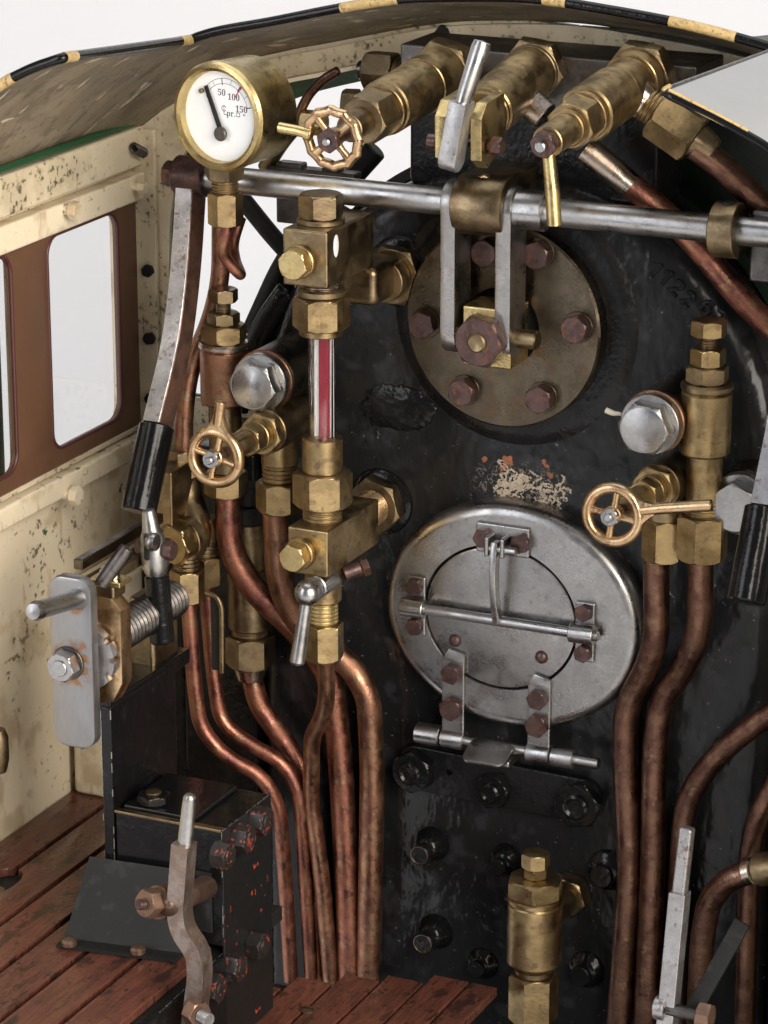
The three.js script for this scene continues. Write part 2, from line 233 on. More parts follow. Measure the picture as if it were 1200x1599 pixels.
// ---- left cab side
{
  const XW = -133, t = thing('cab_side_wall', 'cream painted cab side wall with speckled dirt beside the brown window frame', 'wall', [XW, -133, 90]);
  const hole = rrect(-27, 12, 38, 108, 9), hole2 = rrect(55, 12, 130, 108, 9);
  const g = plate(shapeOf([[-46, -150], [235, -150], [235, 136], [-46, 136]], [hole, hole2]), 2.4, 0); g.rotateY(-Math.PI / 2);   // (z, y) sheet, thickness towards -x
  part(t, 'side_sheet', g, cream, [XW, 0, 0]);
  part(t, 'upper_board', box(5, 16, 280, 1.5), creamDirty, [XW + 2.6, 126, 95]);
  part(t, 'top_rail', box(7, 11, 275, 1), cream, [XW + 3.6, 110.5, 97]);
  part(t, 'bottom_rail', box(8, 9, 270, 1.2), cream, [XW + 4.1, 2.6, 99]);
  part(t, 'rail_ledge', box(5, 2, 270, 0.4), creamDirty, [XW + 2.6, 9.3, 99]);
  for (const [z, y, s] of [[24, 113.5, 1], [30, -1, 1.05], [-30, 112, 0.7]]) { stack(t, [XW + 6.5, y, z], 'x', [['rail_bolt', cyl(2.2 * s, 3.5), cream], ['rail_bolt_head', hex(6.6 * s, 3.4, 0.3), cream]]); }
  part(t, 'rail_screw', cyl(1.4, 1.6), creamDirty, [XW + 8, 5, 17], 'x');
  part(t, 'corner_angle', box(10, 266, 2.4, 0.5), creamDirty, [XW + 5.4, 0, -43.4]);
  for (const y of [74.6, 45.9, 20, -20]) part(t, 'angle_bolt', hex(4.6, 2.6, y), blackMatt, [XW + 7, y, -42.2], 'z');
  part(t, 'weather_strip', tube([[XW + 3, 136, -40], [XW + 3.4, 136.5, 40], [XW + 3, 136, 230]], 1.5), green, [0, 0, 0]);
  // the compression spring and stop at the end of the rail
  const spr = []; for (let i = 0; i <= 40; i++) spr.push([XW + 8 + 2 * Math.cos(i * 0.9), 128 + 2 * Math.sin(i * 0.9) - i * 0.1, -30 - i * 0.22]);
  part(t, 'spring', tube(spr, 0.5, 1, 8), steelDark, [0, 0, 0]);
}
{
  const t = thing('window_frame', 'brown painted sliding window frame with two rounded lights in the cream wall', 'window', [-131, 0, 60]);
  const l1 = rrect(-21, 17.5, 33.5, 103.5, 8), l2 = rrect(61, 17.5, 128, 103.5, 8);
  const g = plate(shapeOf([[-37, 8.5], [232, 8.5], [232, 110], [-37, 110]], [l1, l2]), 2.2, 0.3); g.rotateY(-Math.PI / 2);
  part(t, 'frame', g, brownPaint, [-128.6, 0, 0]);
  for (const [a, b] of [[-21, 33.5], [61, 128]]) {
    const o = rrect(a - 0.3, 17.2, b + 0.3, 103.8, 8, 8), bead = []; for (const p of [...o, o[0], o[1]]) bead.push([0, p[1], p[0]]);
    part(t, 'bead', tube(bead, 0.8, 0.5, 8), maroon, [-128.7, 0, 0]);
    const pg = plate(shapeOf(rrect(a - 0.6, 16.8, b + 0.6, 104.2, 8)), 0.3, 0); pg.rotateY(-Math.PI / 2);
    part(t, 'glass_pane', pg, glass, [-131.3, 0, 0]);
  }
  part(t, 'dark_backing', box(1.6, 100, 84, 0.4), darkGreen, [-137.4, 60, 99]);  // added panel, only there to make the second window look dark
}
// ---- cab front plate (spectacle plate) with its look-out opening around the boiler
const arch = [[-133, 136], [-118, 149], [-100, 164], [-81, 178], [-45, 187.6], [5, 199], [36, 202], [60, 203], [88, 201], [120, 197.5], [150, 192], [175, 186], [200, 171], [226, 140]];
{
  const t = thing('cab_front_plate', 'cream cab front plate with green edged look-out opening beside the boiler', 'wall', [46, -133, -47]);
  const drop = x => 0.35 + 0.65 * st(-133, -85, x) * (1 - st(175, 226, x)), inner = arch.map(([x, y]) => [x, y - 13.6 * drop(x)]);
  const open = [[-117.5, 22], [-118.5, 70], [-116, 105], [-108, 128], [-92, 147], [-66, 160], [-32, 171], [-15, 174.5], [20, 177], [40, 178], [60, 120], [20, 60], [-20, 20]];
  const open2 = [[-112, 22], [-113.5, 66], [-110.5, 92], [-103, 114], [-88, 133], [-64, 148.5], [-32, 159], [-15, 163], [20, 167], [40, 168], [58, 118], [20, 58], [-20, 20]];
  const cat = pts => { const c = new THREE.CatmullRomCurve3(pts.slice(0, 10).map(p => new THREE.Vector3(p[0], p[1], 0)), false, 'centripetal'); return [...c.getPoints(60).map(p => [p.x, p.y]), ...pts.slice(10)]; };
  part(t, 'inner_sheet', plate(shapeOf([[-130.4, -262], [60, -262], [60, 187], ...inner.filter(p => p[0] < 60 && p[0] > -130).reverse(), [-130.4, 133]], [cat(open)]), 2.2, 0), creamDirty, [0, 0, -47.4]);
  part(t, 'outer_sheet', plate(shapeOf([[-128, -133], [58, -133], [58, 187], ...inner.filter(p => p[0] < 58 && p[0] > -128).reverse(), [-128, 133]], [cat(open2)]), 2, 0), green, [0, 0, -51]);
  part(t, 'shade_dark_sheet', plate(shapeOf([[60.5, -262], [225, -262], ...inner.filter(p => p[0] > 60).reverse(), [60.5, 187.6]]), 2.2, 0), darkGreen, [0, 0, -47.6]);  // right half coloured dark green, partly standing in for shade there
  // curved angle iron under the roof
  const rowA = [], rowB = []; for (const [x, y] of new THREE.CatmullRomCurve3(inner.slice(1, 13).map(([x, y]) => [46 + (x - 46) * 0.97, y]).map(p => new THREE.Vector3(p[0], p[1], 0))).getPoints(50).map(p => [p.x, p.y])) { rowA.push([x, y - 1.5, -44.9]); rowB.push([46 + (x - 46) * 0.96, y - 9, -44.9]); }
  part(t, 'arch_angle', slab([rowA, rowB], 2.4, [0, 0, 1]), creamDirty, [0, 0, 0]);
  const rl = rowB.map(p => [p[0], p[1], -43]); part(t, 'arch_lip', slab([rl.map(p => [p[0], p[1], -44.6]), rl.map(p => [p[0], p[1], -33])], 1.6, [0, -1, 0]), creamDirty, [0, 0, 0]);
  for (const p of [[-107, 118], [-74, 158], [5, 181]]) part(t, 'arch_bolt', hex(6, 3, 0.2), p[0] < -100 ? rustHead : blackMatt, [p[0], p[1], -45.2], 'z');
  part(t, 'splasher', box(19, 93, 69, 2), cream, [-120.7, -86.4, -10.5]);
}
// ---- roof with its cut-out above the footplate
{
  const t = thing('cab_roof', 'dark cab roof with large cut-out, black edging and worn gold lining', 'roof', [46, 180, 0]);
  const arcPts = new THREE.CatmullRomCurve3(arch.map(p => new THREE.Vector3(p[0], p[1], 0)), false, 'centripetal').getPoints(80).map(p => [p.x, p.y]);
  part(t, 'front_panel', slab([0, -16, -32, -48].map(z => arcPts.map(([x, y]) => [x, y + z / 48 * 15 * (0.35 + 0.65 * st(-133, -85, x) * (1 - st(175, 226, x))), z])), 2.4, [0, 1, 0]), soot, [0, 0, 0]);
  const lr = [[-68.2, 190.8], [-81, 186], [-94.7, 178.6], [-112, 164], [-124, 148], [-135, 135]], lf = [[-81.4, 178], [-90, 172], [-100, 164.3], [-113, 153.5], [-124, 144], [-133.5, 135.5]];
  const lerpRow = (f) => lf.map((p, i) => [p[0] + (lr[i][0] - p[0]) * f, p[1] + (lr[i][1] - p[1]) * f, 0.3 + 118 * f]);
  part(t, 'left_panel', slab([0, 0.25, 0.5, 0.75, 1].map(lerpRow), 2.4, [-0.6, 0.8, 0]), soot, [0, 0, 0]);
  const rr = [[153.5, 195.6], [171, 189.5], [189.6, 181.2], [208, 166], [226, 140]], rf = [[153.5, 191.2], [171, 187], [189.6, 178.5], [208, 163], [226, 140]];
  part(t, 'right_panel', slab([0, 0.3, 0.6, 1].map(f => rf.map((p, i) => [p[0] + (rr[i][0] - p[0]) * f, p[1] + (rr[i][1] - p[1]) * f, 0.3 + 117.7 * f])), 2.4, [0.4, 0.9, 0]), roofPaint, [0, 0, 0]);
  // half-round edging, black with worn gold lining
  const front = arcPts.filter(p => p[0] > -81 && p[0] < 153).map(([x, y]) => [x, y + 1.4, 0.8]);
  const left = [0, 0.1, 0.3, 0.5, 0.7, 0.9, 1].map(f => { const p = lerpRow(f)[0]; return [p[0], p[1] + 1.2, p[2]]; });
  const leftRear = new THREE.CatmullRomCurve3(lr.map(p => new THREE.Vector3(p[0] - 0.6, p[1] + 1, 118.6))).getPoints(20).map(p => p.toArray());
  const edge = [...front.slice().reverse(), ...left, ...leftRear.slice(1)];
  part(t, 'edging', tube(edge, 1.9, 3, 10), blackGloss, [0, 0, 0]);
  const right = [[226, 141, 118.4], [208, 167.2, 118.4], [189.6, 182.6, 118.4], [171, 191, 118.4], [156, 196.4, 118.4], [153.4, 197, 116], [153.4, 192.6, 4]];
  part(t, 'edging', tube(right, 1.5, 4, 10), blackGloss, [0, 0, 0]);
  const byX = x => { let i = 0; while (i < edge.length - 2 && edge[i + 1][0] > x) i++; return i / (edge.length - 1); }, nL = front.length + 6;
  const seg = (a, b, r, list = edge) => { const n = list.length - 1; const o = []; for (let k = 0; k <= 14; k++) { const f = (a + (b - a) * k / 14) * n, i = Math.min(n - 1, Math.floor(f)), u = f - i; o.push(V(list[i]).clone().lerp(V(list[i + 1]), u).toArray()); } part(t, 'gold_line', tube(o, r, 2, 10), goldPaint, [0, 0, 0]); };
  const nE = edge.length - 1, leftAt = f => (front.length + f * 6) / nE;
  for (const [a, b] of [[byX(136), byX(110)], [byX(71), byX(62)], [byX(4), byX(-25)], [leftAt(0.02), leftAt(0.16)], [leftAt(0.86), leftAt(0.99)], [(front.length + 7 + 5) / nE, (front.length + 7 + 7) / nE]]) seg(a, b, 2.0);
  const gl = [[156, 198.3, 118.9], [171, 192.4, 118.9], [183, 187.4, 118.9]]; part(t, 'gold_line', tube(gl, 0.55, 2, 8), goldPaint, [0, 0, 0]); part(t, 'gold_line', tube(gl.map(p => [p[0] + 1, p[1] - 2.6, 119.2]), 0.45, 2, 8), goldPaint, [0, 0, 0]);
  part(t, 'gold_line', tube([[154, 198.2, 118.4], [153.6, 198.2, 112]], 0.8, 2, 8), goldPaint, [0, 0, 0]);
}
// ---- the other cab side, outside the frame: it shades the right of the backhead
{
  const t = thing('cab_side_wall', 'cream cab side wall under the grey roof panel, opposite the brown window', 'wall', [227, -133, 60]);
  const g = plate(shapeOf([[-46, -233], [140, -233], [140, 137], [-46, 137]], [rrect(-20, 20, 90, 105, 8)]), 2.4, 0); g.rotateY(-Math.PI / 2); part(t, 'side_sheet', g, cream, [229.6, 0, 0]);
}
// ---- footplate floors
{
  const t = thing('wooden_platform', 'raised red-brown planked platform along the cream wall', 'floor', [-70, -133, 120]);
  let k = 0;
  for (let x = -133 + 10.3; x < -6; x += 20.6, k++) {
    const w = Math.min(18.2, -7 - (x - 9.3)); const xc = x - 9.3 + w / 2;
    const z0 = x < -52 ? -20 : 128, z1 = 236;
    if (k < 2) {   // the two planks that share a finger hole
      const a = xc - w / 2, b = xc + w / 2, e = k ? a : b, s = k ? 1 : -1, o = []; for (let i = 0; i <= 10; i++) { const q = Math.PI * i / 10; o.push([e + s * 6 * Math.sin(q), 112 + s * 13 * Math.cos(q)]); }
      const sh = k ? [[a, z0], [b, z0], [b, z1], [a, z1], ...o] : [[a, z0], [b, z0], ...o, [b, z1], [a, z1]];
      const g = plate(shapeOf(sh), 3.4, 0.3); g.rotateX(Math.PI / 2); part(t, 'plank', g, woods[k % 3], [0, -133, 0]);
    } else part(t, 'plank', box(w, 3.4, z1 - z0, 0.5), woods[k % 3], [xc, -134.7, (z0 + z1) / 2]);
  }
  part(t, 'base', box(80, 6, 256, 0.5), blackMatt, [-92.8, -139.6, 106]); part(t, 'base', box(46, 6, 156, 0.5), blackMatt, [-29.6, -139.6, 156]);
  part(t, 'edge_strip', box(3, 44, 105, 0.6), blackPaint, [-5.2, -157, 182]);
  part(t, 'floor_clip', cyl(4.6, 1.6), brassOld, [-112.5, -136.4, 116], 'y');
}
{
  const t = thing('wooden_footboard', 'planked wooden footboard in the well below the firehole', 'floor', [30, -180, 90]);
  const xs = [-22, -10, 6, 22, 38, 54, 66]; const zf = [72, 60, 50, 44, 36, 36];
  for (let i = 0; i < 6; i++) part(t, 'plank', box(xs[i + 1] - xs[i] - 1.1, 4, 220 - zf[i], 0.6), woods[(i + 1) % 3], [(xs[i] + xs[i + 1]) / 2, -177, (zf[i] + 220) / 2]);
  part(t, 'base', box(84, 5, 158, 0.4), blackMatt, [22, -182, 140]);
  const s = [7.0, -174.9, 84.7]; const sc = part(t, 'slotted_screw', lathe([[0, 0], [3, 0], [3, 0.3], [2, 0.7], [0, 0.8]], 24), brassOld, s, 'y'); part(sc, 'slot', box(5.2, 0.3, 0.7, 0.1), blackMatt, add(s, [0, 0.72, 0]));
  const m = new THREE.Mesh(box(330, 4, 260, 1), blackMatt); m.name = 'well_floor'; m.position.set(100, -262, 80); m.userData = { kind: 'structure', label: 'dark sooty floor of the footplate well', category: 'floor' }; scene.add(m);
}
// ================================================================== boiler
const BX = 52, BY = 32, BR = 108;
{
  const t = thing('boiler_backhead', 'black painted boiler backhead plate with arched top carrying all the fittings', 'boiler', [BX, -230, 0]);
  const sh = new THREE.Shape(); sh.moveTo(BX - BR, -232); sh.lineTo(BX - BR, BY); sh.absarc(BX, BY, BR, Math.PI, 0, true); sh.lineTo(BX + BR, -232); sh.closePath();
  const g = new THREE.ExtrudeGeometry(sh, { depth: 17, bevelEnabled: true, bevelThickness: 10, bevelSize: 10, bevelOffset: -10, bevelSegments: 9, curveSegments: 72 }); g.translate(0, 0, -27);
  // own uv: the plate is 216 mm wide and 372 mm high
  const gg = cr(g, 0.5), p = gg.attributes.position, uv = new Float32Array(p.count * 2); for (let i = 0; i < p.count; i++) { uv[2 * i] = (p.getX(i) - BX + 110) / 220; uv[2 * i + 1] = (p.getY(i) + 234) / 376; } gg.setAttribute('uv', new THREE.BufferAttribute(uv, 2)); gg.userData.keepUV = true;
  const lime = [57.1, 19.3, 0.0], NX = 1024, NY = 1536, sd = [];
  for (let i = 0; i < 260; i++) { const a = rnd() * 6.28, l = 0.4 + rnd() * 1.4; sd.push([rnd() * 220, rnd() * 376, Math.cos(a), Math.sin(a), l * 2.2]); }
  const map = colTex(NX, (u, v) => {
    const x = u * 220 + BX - 110, y = v * 376 - 234; const f = 0.75 + 0.5 * fbm(u, v * 1.7, 9, 301); let k = [0.0115 * f, 0.0118 * f, 0.0125 * f];
    k = mix(k, [0.032, 0.033, 0.037], st(0.56, 0.75, fbm(u, v * 1.7, 22, 307)) * 0.6);
    k = mix(k, [0.36, 0.36, 0.36], st(0.9, 0.95, vn(u, v * 1.7, 250, 311)) * st(0.62, 0.85, vn(u, v * 1.7, 90, 313)) * 0.5);
    const dx = (x - lime[0]) / 23, dy = (y - lime[1] + 1) / 10, e = dx * dx + dy * dy + 0.9 * (fbm(u * 3, v * 5, 18, 317) - 0.5), w = 1 - st(0.35, 1.1, e);
    if (w > 0) { const vein = Math.abs(fbm(u, v * 1.7, 120, 331, 4) - 0.5); k = mix(k, [0.3, 0.25, 0.19], 0.75 * w * (1 - st(0.01, 0.05, vein))); }
    return k;
  }, NY);
  const bh = M({ map, roughness: 0.3, specularIntensity: 0.5, roughnessMap: roughB, bumpMap: lumps, bumpScale: 0.0012 }); bh.userData.own = true; lumps.repeat.set(1, 1);
  part(t, 'backplate', gg, bh, [0, 0, 0]);
  // cladding band behind the plate
  const clad = new THREE.Shape(); clad.absarc(BX, BY, BR + 5, Math.PI, 0, true); clad.lineTo(BX + BR + 5, -232); clad.lineTo(BX + BR + 1, -232); clad.absarc(BX, BY, BR + 1, 0, Math.PI, false); clad.lineTo(BX - BR - 1, -232); clad.lineTo(BX - BR - 5, -232); clad.closePath();
  const cg = new THREE.ExtrudeGeometry(clad, { depth: 140, bevelEnabled: false, curveSegments: 60 }); part(t, 'cladding', cr(cg, 0.4), darkGreen, [0, 0, -170]);
  part(t, 'side_lagging', box(34, 250, 46, 2), blackPaint, [-74.5, -109, -24]); part(t, 'side_lagging', box(20, 220, 40, 2), blackPaint, [-101, -150, -22]); part(t, 'side_lagging', box(64, 250, 40, 2), blackPaint, [193, -112, -26]);
  part(t, 'barrel', lathe([[0, 0], [BR, 0], [BR, 300], [0, 300]], 64), blackPaint, [BX, BY, -330], 'z');
  // bead of sealing round the regulator flange, and the ridge beside it
  const ring = (cx, cy, R, r, a0, a1, wob, mat, nm, z = 0) => { const o = []; for (let i = 0; i <= 60; i++) { const a = a0 + (a1 - a0) * i / 60; const k = R + wob * (rnd() - 0.5); o.push([cx + k * Math.cos(a), cy + k * Math.sin(a), z]); } part(t, nm, tube(o, q => r * (0.8 + 0.5 * vn(q, 0.3, 40, 401)), 0.6, 10), mat, [0, 0, 0]); };
  part(t, 'flange_boss', lathe([[0, 0], [50, 0], [48.5, 0.5], [46.5, 1.6], [44, 2], [0, 2]], 80, 1.2), blackPaint, [54.5, 84, -0.2], 'z');
  // crust of lime scale above the firehole, with a few rusty flakes
  const crust = (nm, n, fn, mat) => { const gs = []; for (let i = 0; i < n; i++) { const [x, y, s] = fn(); const k = new THREE.IcosahedronGeometry(1, 1), q = k.attributes.position, sx = s * (0.7 + rnd()), sy = s * (0.5 + 0.8 * rnd()), a = rnd() * 6.28, ph = rnd() * 9; for (let j = 0; j < q.count; j++) { const f = 0.7 + 0.6 * vn(q.getX(j) * 0.21 + 0.5 + ph, q.getY(j) * 0.21 + 0.5 + q.getZ(j) * 0.13, 16, 421), X = q.getX(j) * sx * f, Y = q.getY(j) * sy * f; q.setXYZ(j, x + X * Math.cos(a) - Y * Math.sin(a), y + X * Math.sin(a) + Y * Math.cos(a), q.getZ(j) * s * 0.3 * f); } k.computeVertexNormals(); k.deleteAttribute('uv'); gs.push(k); } const m = part(t, nm, mergeGeometries(gs), mat, [0, 0, 0]); m.userData.kind = 'stuff'; };
  const gau = () => rnd() + rnd() + rnd() - 1.5;
  let wk = [0, 0, 0, 0]; crust('scale_crust', 900, () => { if (wk[3]-- <= 0) { const u = gau(); wk = [lime[0] + 3 + u * 13, lime[1] - 1 + gau() * 4.4 - u * 1.6, rnd() * 6.28, 16 + rnd() * 24]; } wk[2] += (rnd() - 0.5) * 2.2; wk[0] += Math.cos(wk[2]) * 0.6; wk[1] += Math.sin(wk[2]) * 0.42; return [wk[0], wk[1], 0.2 + 0.5 * rnd() * rnd()]; }, M({ map: blotch([0.46, 0.38, 0.29], [0.33, 0.27, 0.2], [0.16, 0.12, 0.09], 433, 20), roughness: 0.85, bumpMap: grain, bumpScale: 0.0003, uv: 30 }));
  let rk = [0, 0, 0]; crust('rust_flake', 90, () => { if (rk[2]-- <= 0) rk = [lime[0] + gau() * 16, lime[1] + 9 + gau() * 3, 6 + rnd() * 12]; rk[0] += (rnd() - 0.5) * 1; rk[1] -= (rnd() - 0.4) * 0.9; return [rk[0], rk[1], 0.25 + 0.5 * rnd()]; }, M({ map: blotch([0.32, 0.11, 0.05], [0.22, 0.08, 0.04], [0.1, 0.05, 0.03], 439, 20), roughness: 0.8, uv: 30 }));
  // raised welding lump
  const lg = new THREE.SphereGeometry(1, 48, 32), lp = lg.attributes.position; for (let i = 0; i < lp.count; i++) { const x = lp.getX(i), y = lp.getY(i), z = lp.getZ(i), f = 1 + 0.35 * (fbm(0.5 + x * 0.4, 0.5 + y * 0.4, 8, 409) - 0.5) + 0.3 * (fbm(0.5 + x * 0.4, 0.5 + y * 0.4, 26, 411) - 0.5); lp.setXYZ(i, x * 15 * f, y * 9 * f, z * 2.3 * f); } lg.computeVertexNormals();
  part(t, 'weld_lump', lg, blackPaint, [6.0, 43.0, 0.0]);
  // lower bolted plate
  const c0 = [15.9, -103.8, 4.0], c1 = [86.4, -105.4, 4.0], cm = [50.5, -105.9, 4.0];
  const y0 = c0[1], ps = shapeOf([...ell(c0[0], c0[1], 8.5, 9.5, 40).filter(p => p[0] <= c0[0]).sort((a, b) => b[1] - a[1]), ...ell(c1[0], c1[1], 8.5, 9.5, 40).filter(p => p[0] >= c1[0]).sort((a, b) => a[1] - b[1])]);
  const lpz = part(t, 'lower_plate', plate(ps, 4, 0.8), blackPaint, [0, 0, 0]);
  for (const [c, s] of [[c0, 15.5], [c1, 17], [cm, 13]]) { const b = part(lpz, 'bolt_head', hex(s, 6, rnd()), blackGloss, [c[0], c[1], 3.6], 'z'); part(b, 'bolt_end', lathe([[0, 0], [s * 0.3, 0], [s * 0.3, 1.4], [s * 0.24, 2], [s * 0.18, 1.2], [0, 1]], 24), blackGloss, [c[0], c[1], 9.4], 'z'); }
  // stay ends with domes of paint behind them
  for (const [q, r] of [[[20.6, -137.7, 11.1], 3.9], [[22.2, -176.1, 11.1], 4.1], [[52.8, -138.4, 8.0], 3.6], [[95.9, -134.8, 6.0], 4.6], [[43.1, -185.9, 6.0], 3.6], [[87.9, -179.4, 6.0], 4.2], [[30.3, -103.1, 5.0], 1.8]]) {
    if (r > 2) part(t, 'stay_boss', lathe([[0, 0], [r * 1.9, 0], [r * 1.8, 1.2], [r * 1.55, q[2] * 0.3], [r * 1.2, q[2] * 0.55], [r * 0.9, q[2] * 0.68], [0, q[2] * 0.7]], 28, 1.2), blackGloss, [q[0] + 1, q[1] + 1, -0.3], 'z');
    const s = part(t, 'stay_end', cyl(r, r > 2 ? q[2] - 1 : 3, 0.5), blackPaint, [q[0], q[1], 1], 'z');
    if (r < 4.2 && r > 2 && q[2] > 11) part(s, 'worn_rim', lathe([[r - 0.5, 0], [r - 0.35, 0.2], [r - 0.12, 0.1], [r - 0.1, 0]], 28), brassOld, [q[0], q[1], q[2] - 0.02], 'z');
  }
  const font = await new FontLoader().loadAsync('fonts/droid/droid_sans_bold.typeface.json');
  const marks = [['1', [109.2, 108.6, 0.0]], ['1', [113.7, 106.2, 0.0]], ['2', [117.8, 102.7, 0.0]], ['2', [122.2, 98.9, 0.0]], ['6', [129.4, 96.7, 0.0]], ['2', [134.4, 93.4, 0.0]]];
  marks.forEach(([ch, q], i) => { const tg = new TextGeometry(ch, { font, size: 6.4, depth: 0.5, curveSegments: 4, bevelEnabled: true, bevelThickness: 0.2, bevelSize: 0.15, bevelSegments: 1 }); tg.translate(-2, -3, 0); const m = part(t, 'stamped_digit', tg, blackGloss, q); m.rotation.z = -0.72; m.position.z = 0; });
}
// ================================================================== regulator
const ROD = [49.0, 131.3, 22.0], RY = ROD[1], RZ = 22;
{
  const c = [53.1, 83.0, 8.0], t = thing('regulator_flange', 'round dark bronze flange with six rusty bolts round its open centre', 'flange', [c[0], c[1], 0]);
  part(t, 'disc', lathe([[14.5, 0], [39, 0], [39.2, 0.6], [39.2, 7.2], [38.4, 8], [15, 8], [14.5, 7.4], [14.5, 0]], 96, 0.4), bronze, [c[0], c[1], 1.9], 'z');
  part(t, 'gland', lathe([[0, 0], [14.3, 0], [14.3, 2], [0, 2]], 36), blackMatt, [c[0], c[1], 2], 'z');
  for (const q of [[22.0, 81.0, 13.0], [83.6, 86.1, 13.0], [38.5, 56.7, 13.0], [70.0, 57.7, 13.0], [47.4, 111.2, 13.0], [67.9, 112.5, 13.0]]) {
    const b = part(t, 'bolt', hex(9.6, 5.4, rnd() * 2), rustHead, [q[0], q[1], 9.7], 'z');
    part(b, 'washer', cyl(6, 0.8, 0.2), bronze, [q[0], q[1], 9.8], 'z');
  }
}
{
  const c = [53.7, 82.7, 34.0], t = thing('spindle_block', 'square brass block with rusty hexagon nut at the flange centre', 'block', [c[0], c[1], 12]);
  part(t, 'spindle', cyl(6, 18), brassOld, [c[0], c[1], 4.5], 'z');
  part(t, 'block', box(19.5, 22.5, 17, 0.8), brassBright, [c[0] + 1, c[1] + 0.5, 19.5]);
  part(t, 'nut', hex(17.5, 6.4, 0.15), rustHead, [c[0], c[1], 28.1], 'z');
  part(t, 'spindle_end', lathe([[0, 0], [3.6, 0], [3.6, 0.8], [3, 1.4], [1, 1], [0, 0.8]], 28), brassOld, [c[0], c[1], 34.4], 'z');
  part(t, 'cross_pin', cyl(3.6, 36, 0.5), brassOld, [c[0] - 17, c[1], 22], 'x');
}
{
  const x0 = [-70.5, 127.5, 22.0][0], t = thing('regulator_shaft', 'bright steel cross shaft with hanging arms and black-gripped handles', 'shaft', [46, RY, RZ]);
  part(t, 'shaft', cyl(5.1, 262, 0.6), steel, [x0 + 2, RY, RZ], 'x');
  const arm = (xa, th) => {   // hanging arm: boss above, slim blade, rounded foot
    const yb = [53.7, 82.7, 34.0][1], h = RY - yb, o = [];
    for (let i = 0; i <= 14; i++) { const a = Math.PI * (-0.12 + 1.24 * i / 14); o.push([8.4 * Math.cos(a), 8.4 * Math.sin(a)]); }
    for (let i = 0; i <= 14; i++) { const a = Math.PI * (1 + i / 14); o.push([7.6 * Math.cos(a), -h + 7.8 * Math.sin(a)]); }
    const g = plate(shapeOf(o), th, 0.6); g.rotateY(-Math.PI / 2); g.translate(th, 0, 0); part(t, 'arm', g, steelDoor, [xa, RY, RZ]);
  };
  arm([36.4, 135.7, 26.0][0], 6); const xr = [58.3, 135.3, 26.0][0]; arm(xr, 6.2);
  part(t, 'collar', cyl(7.4, 11.5, 0.5), steel, [xr + 5.5, RY, RZ], 'x');
  for (const k of [0, 1]) {
    const OX = [176.3, 18.5, 76.0][0] - [-66.0, 16.2, 76.0][0], a0 = [x0 + k * OX, RY, RZ], a1 = add([-70.5, 40.7, 53.2], [k * OX, 0, 0]), a2 = add([-70.5, 13.3, 68.0], [k * OX, 0, 0]);
    const g = lathe([[0, 0], [7.2, 0], [7.6, 0.5], [7.6, 12.5], [7.2, 13], [0, 13]], 32);
    part(t, 'handle_boss', g, rustHead, [a0[0] - 6, a0[1], a0[2]], 'x');
    part(t, 'end_nut', hex(9, 5), rustHead, [a0[0] - 11, a0[1], a0[2]], 'x');
    const hp = [[x0, RY, RZ], [-70.5, 96.3, 27.9], [-70.5, 68.4, 36.2], a1].map(p => [a0[0], p[1], p[2]]);   // gently cranked blade
    const h = part(t, 'handle', sweepBar(hp, 7, 12), steelRusty, [0, 0, 0]); part(h, 'rusted_side', sweepBar(hp, 0.5, 11.2, 3.5), rustSide, [0, 0, 0]);
    part(h, 'grip', lathe([[0, 0], [6.3, 0], [6.8, 0.5], [6.8, 33.5], [6.3, 34], [4, 34.2], [0, 34.2]], 36), blackGloss, a1, sub(a1, a2));
  }
}
{
  const t = thing('shaft_bearing', 'brass bearing block with oil hole gripping the middle of the steel shaft', 'bearing', [[47.7, 132.3, 22.0][0], RY, 10]);
  const w = 20, o = [[-36, 11], [-36, -6], [-14, -7]]; for (let i = 0; i <= 16; i++) { const a = -Math.PI * 0.62 + Math.PI * 1.12 * i / 16; o.push([11 * Math.cos(a), 11 * Math.sin(a)]); }
  const g = plate(shapeOf(o), w, 0.7); g.rotateY(-Math.PI / 2); g.translate(w / 2, 0, 0);
  const bx = [51.2, 134.3, 30.0][0]; part(t, 'housing', g, brassOld, [bx, RY, RZ]);
  part(t, 'oil_hole', lathe([[1.2, 0], [2.6, 0], [2.6, 0.4], [2.2, 0.7], [1.2, 0.5], [1.2, 0]], 24), gilt, [bx, RY + 10.9, RZ + 1], 'y');
}
{
  const c = [144.6, 133.0, 26.0], t = thing('shaft_collar', 'dull brass collar with drilled top near the right end of the shaft', 'collar', [c[0], RY, RZ]);
  part(t, 'collar', lathe([[5.3, 0], [9.6, 0], [10, 0.4], [10, 9], [9.6, 9.4], [5.3, 9.4], [5.3, 0]], 40), brassOld, [c[0] - 5, RY, RZ], 'x');
  part(t, 'set_screw', cyl(2.4, 1, 0.2), blackMatt, [c[0], RY + 9.3, RZ + 1], 'y');
  part(t, 'bracket', box(12, 26, 34, 1.5), steelDark, [c[0] + 13, RY - 6, RZ - 20]);
}
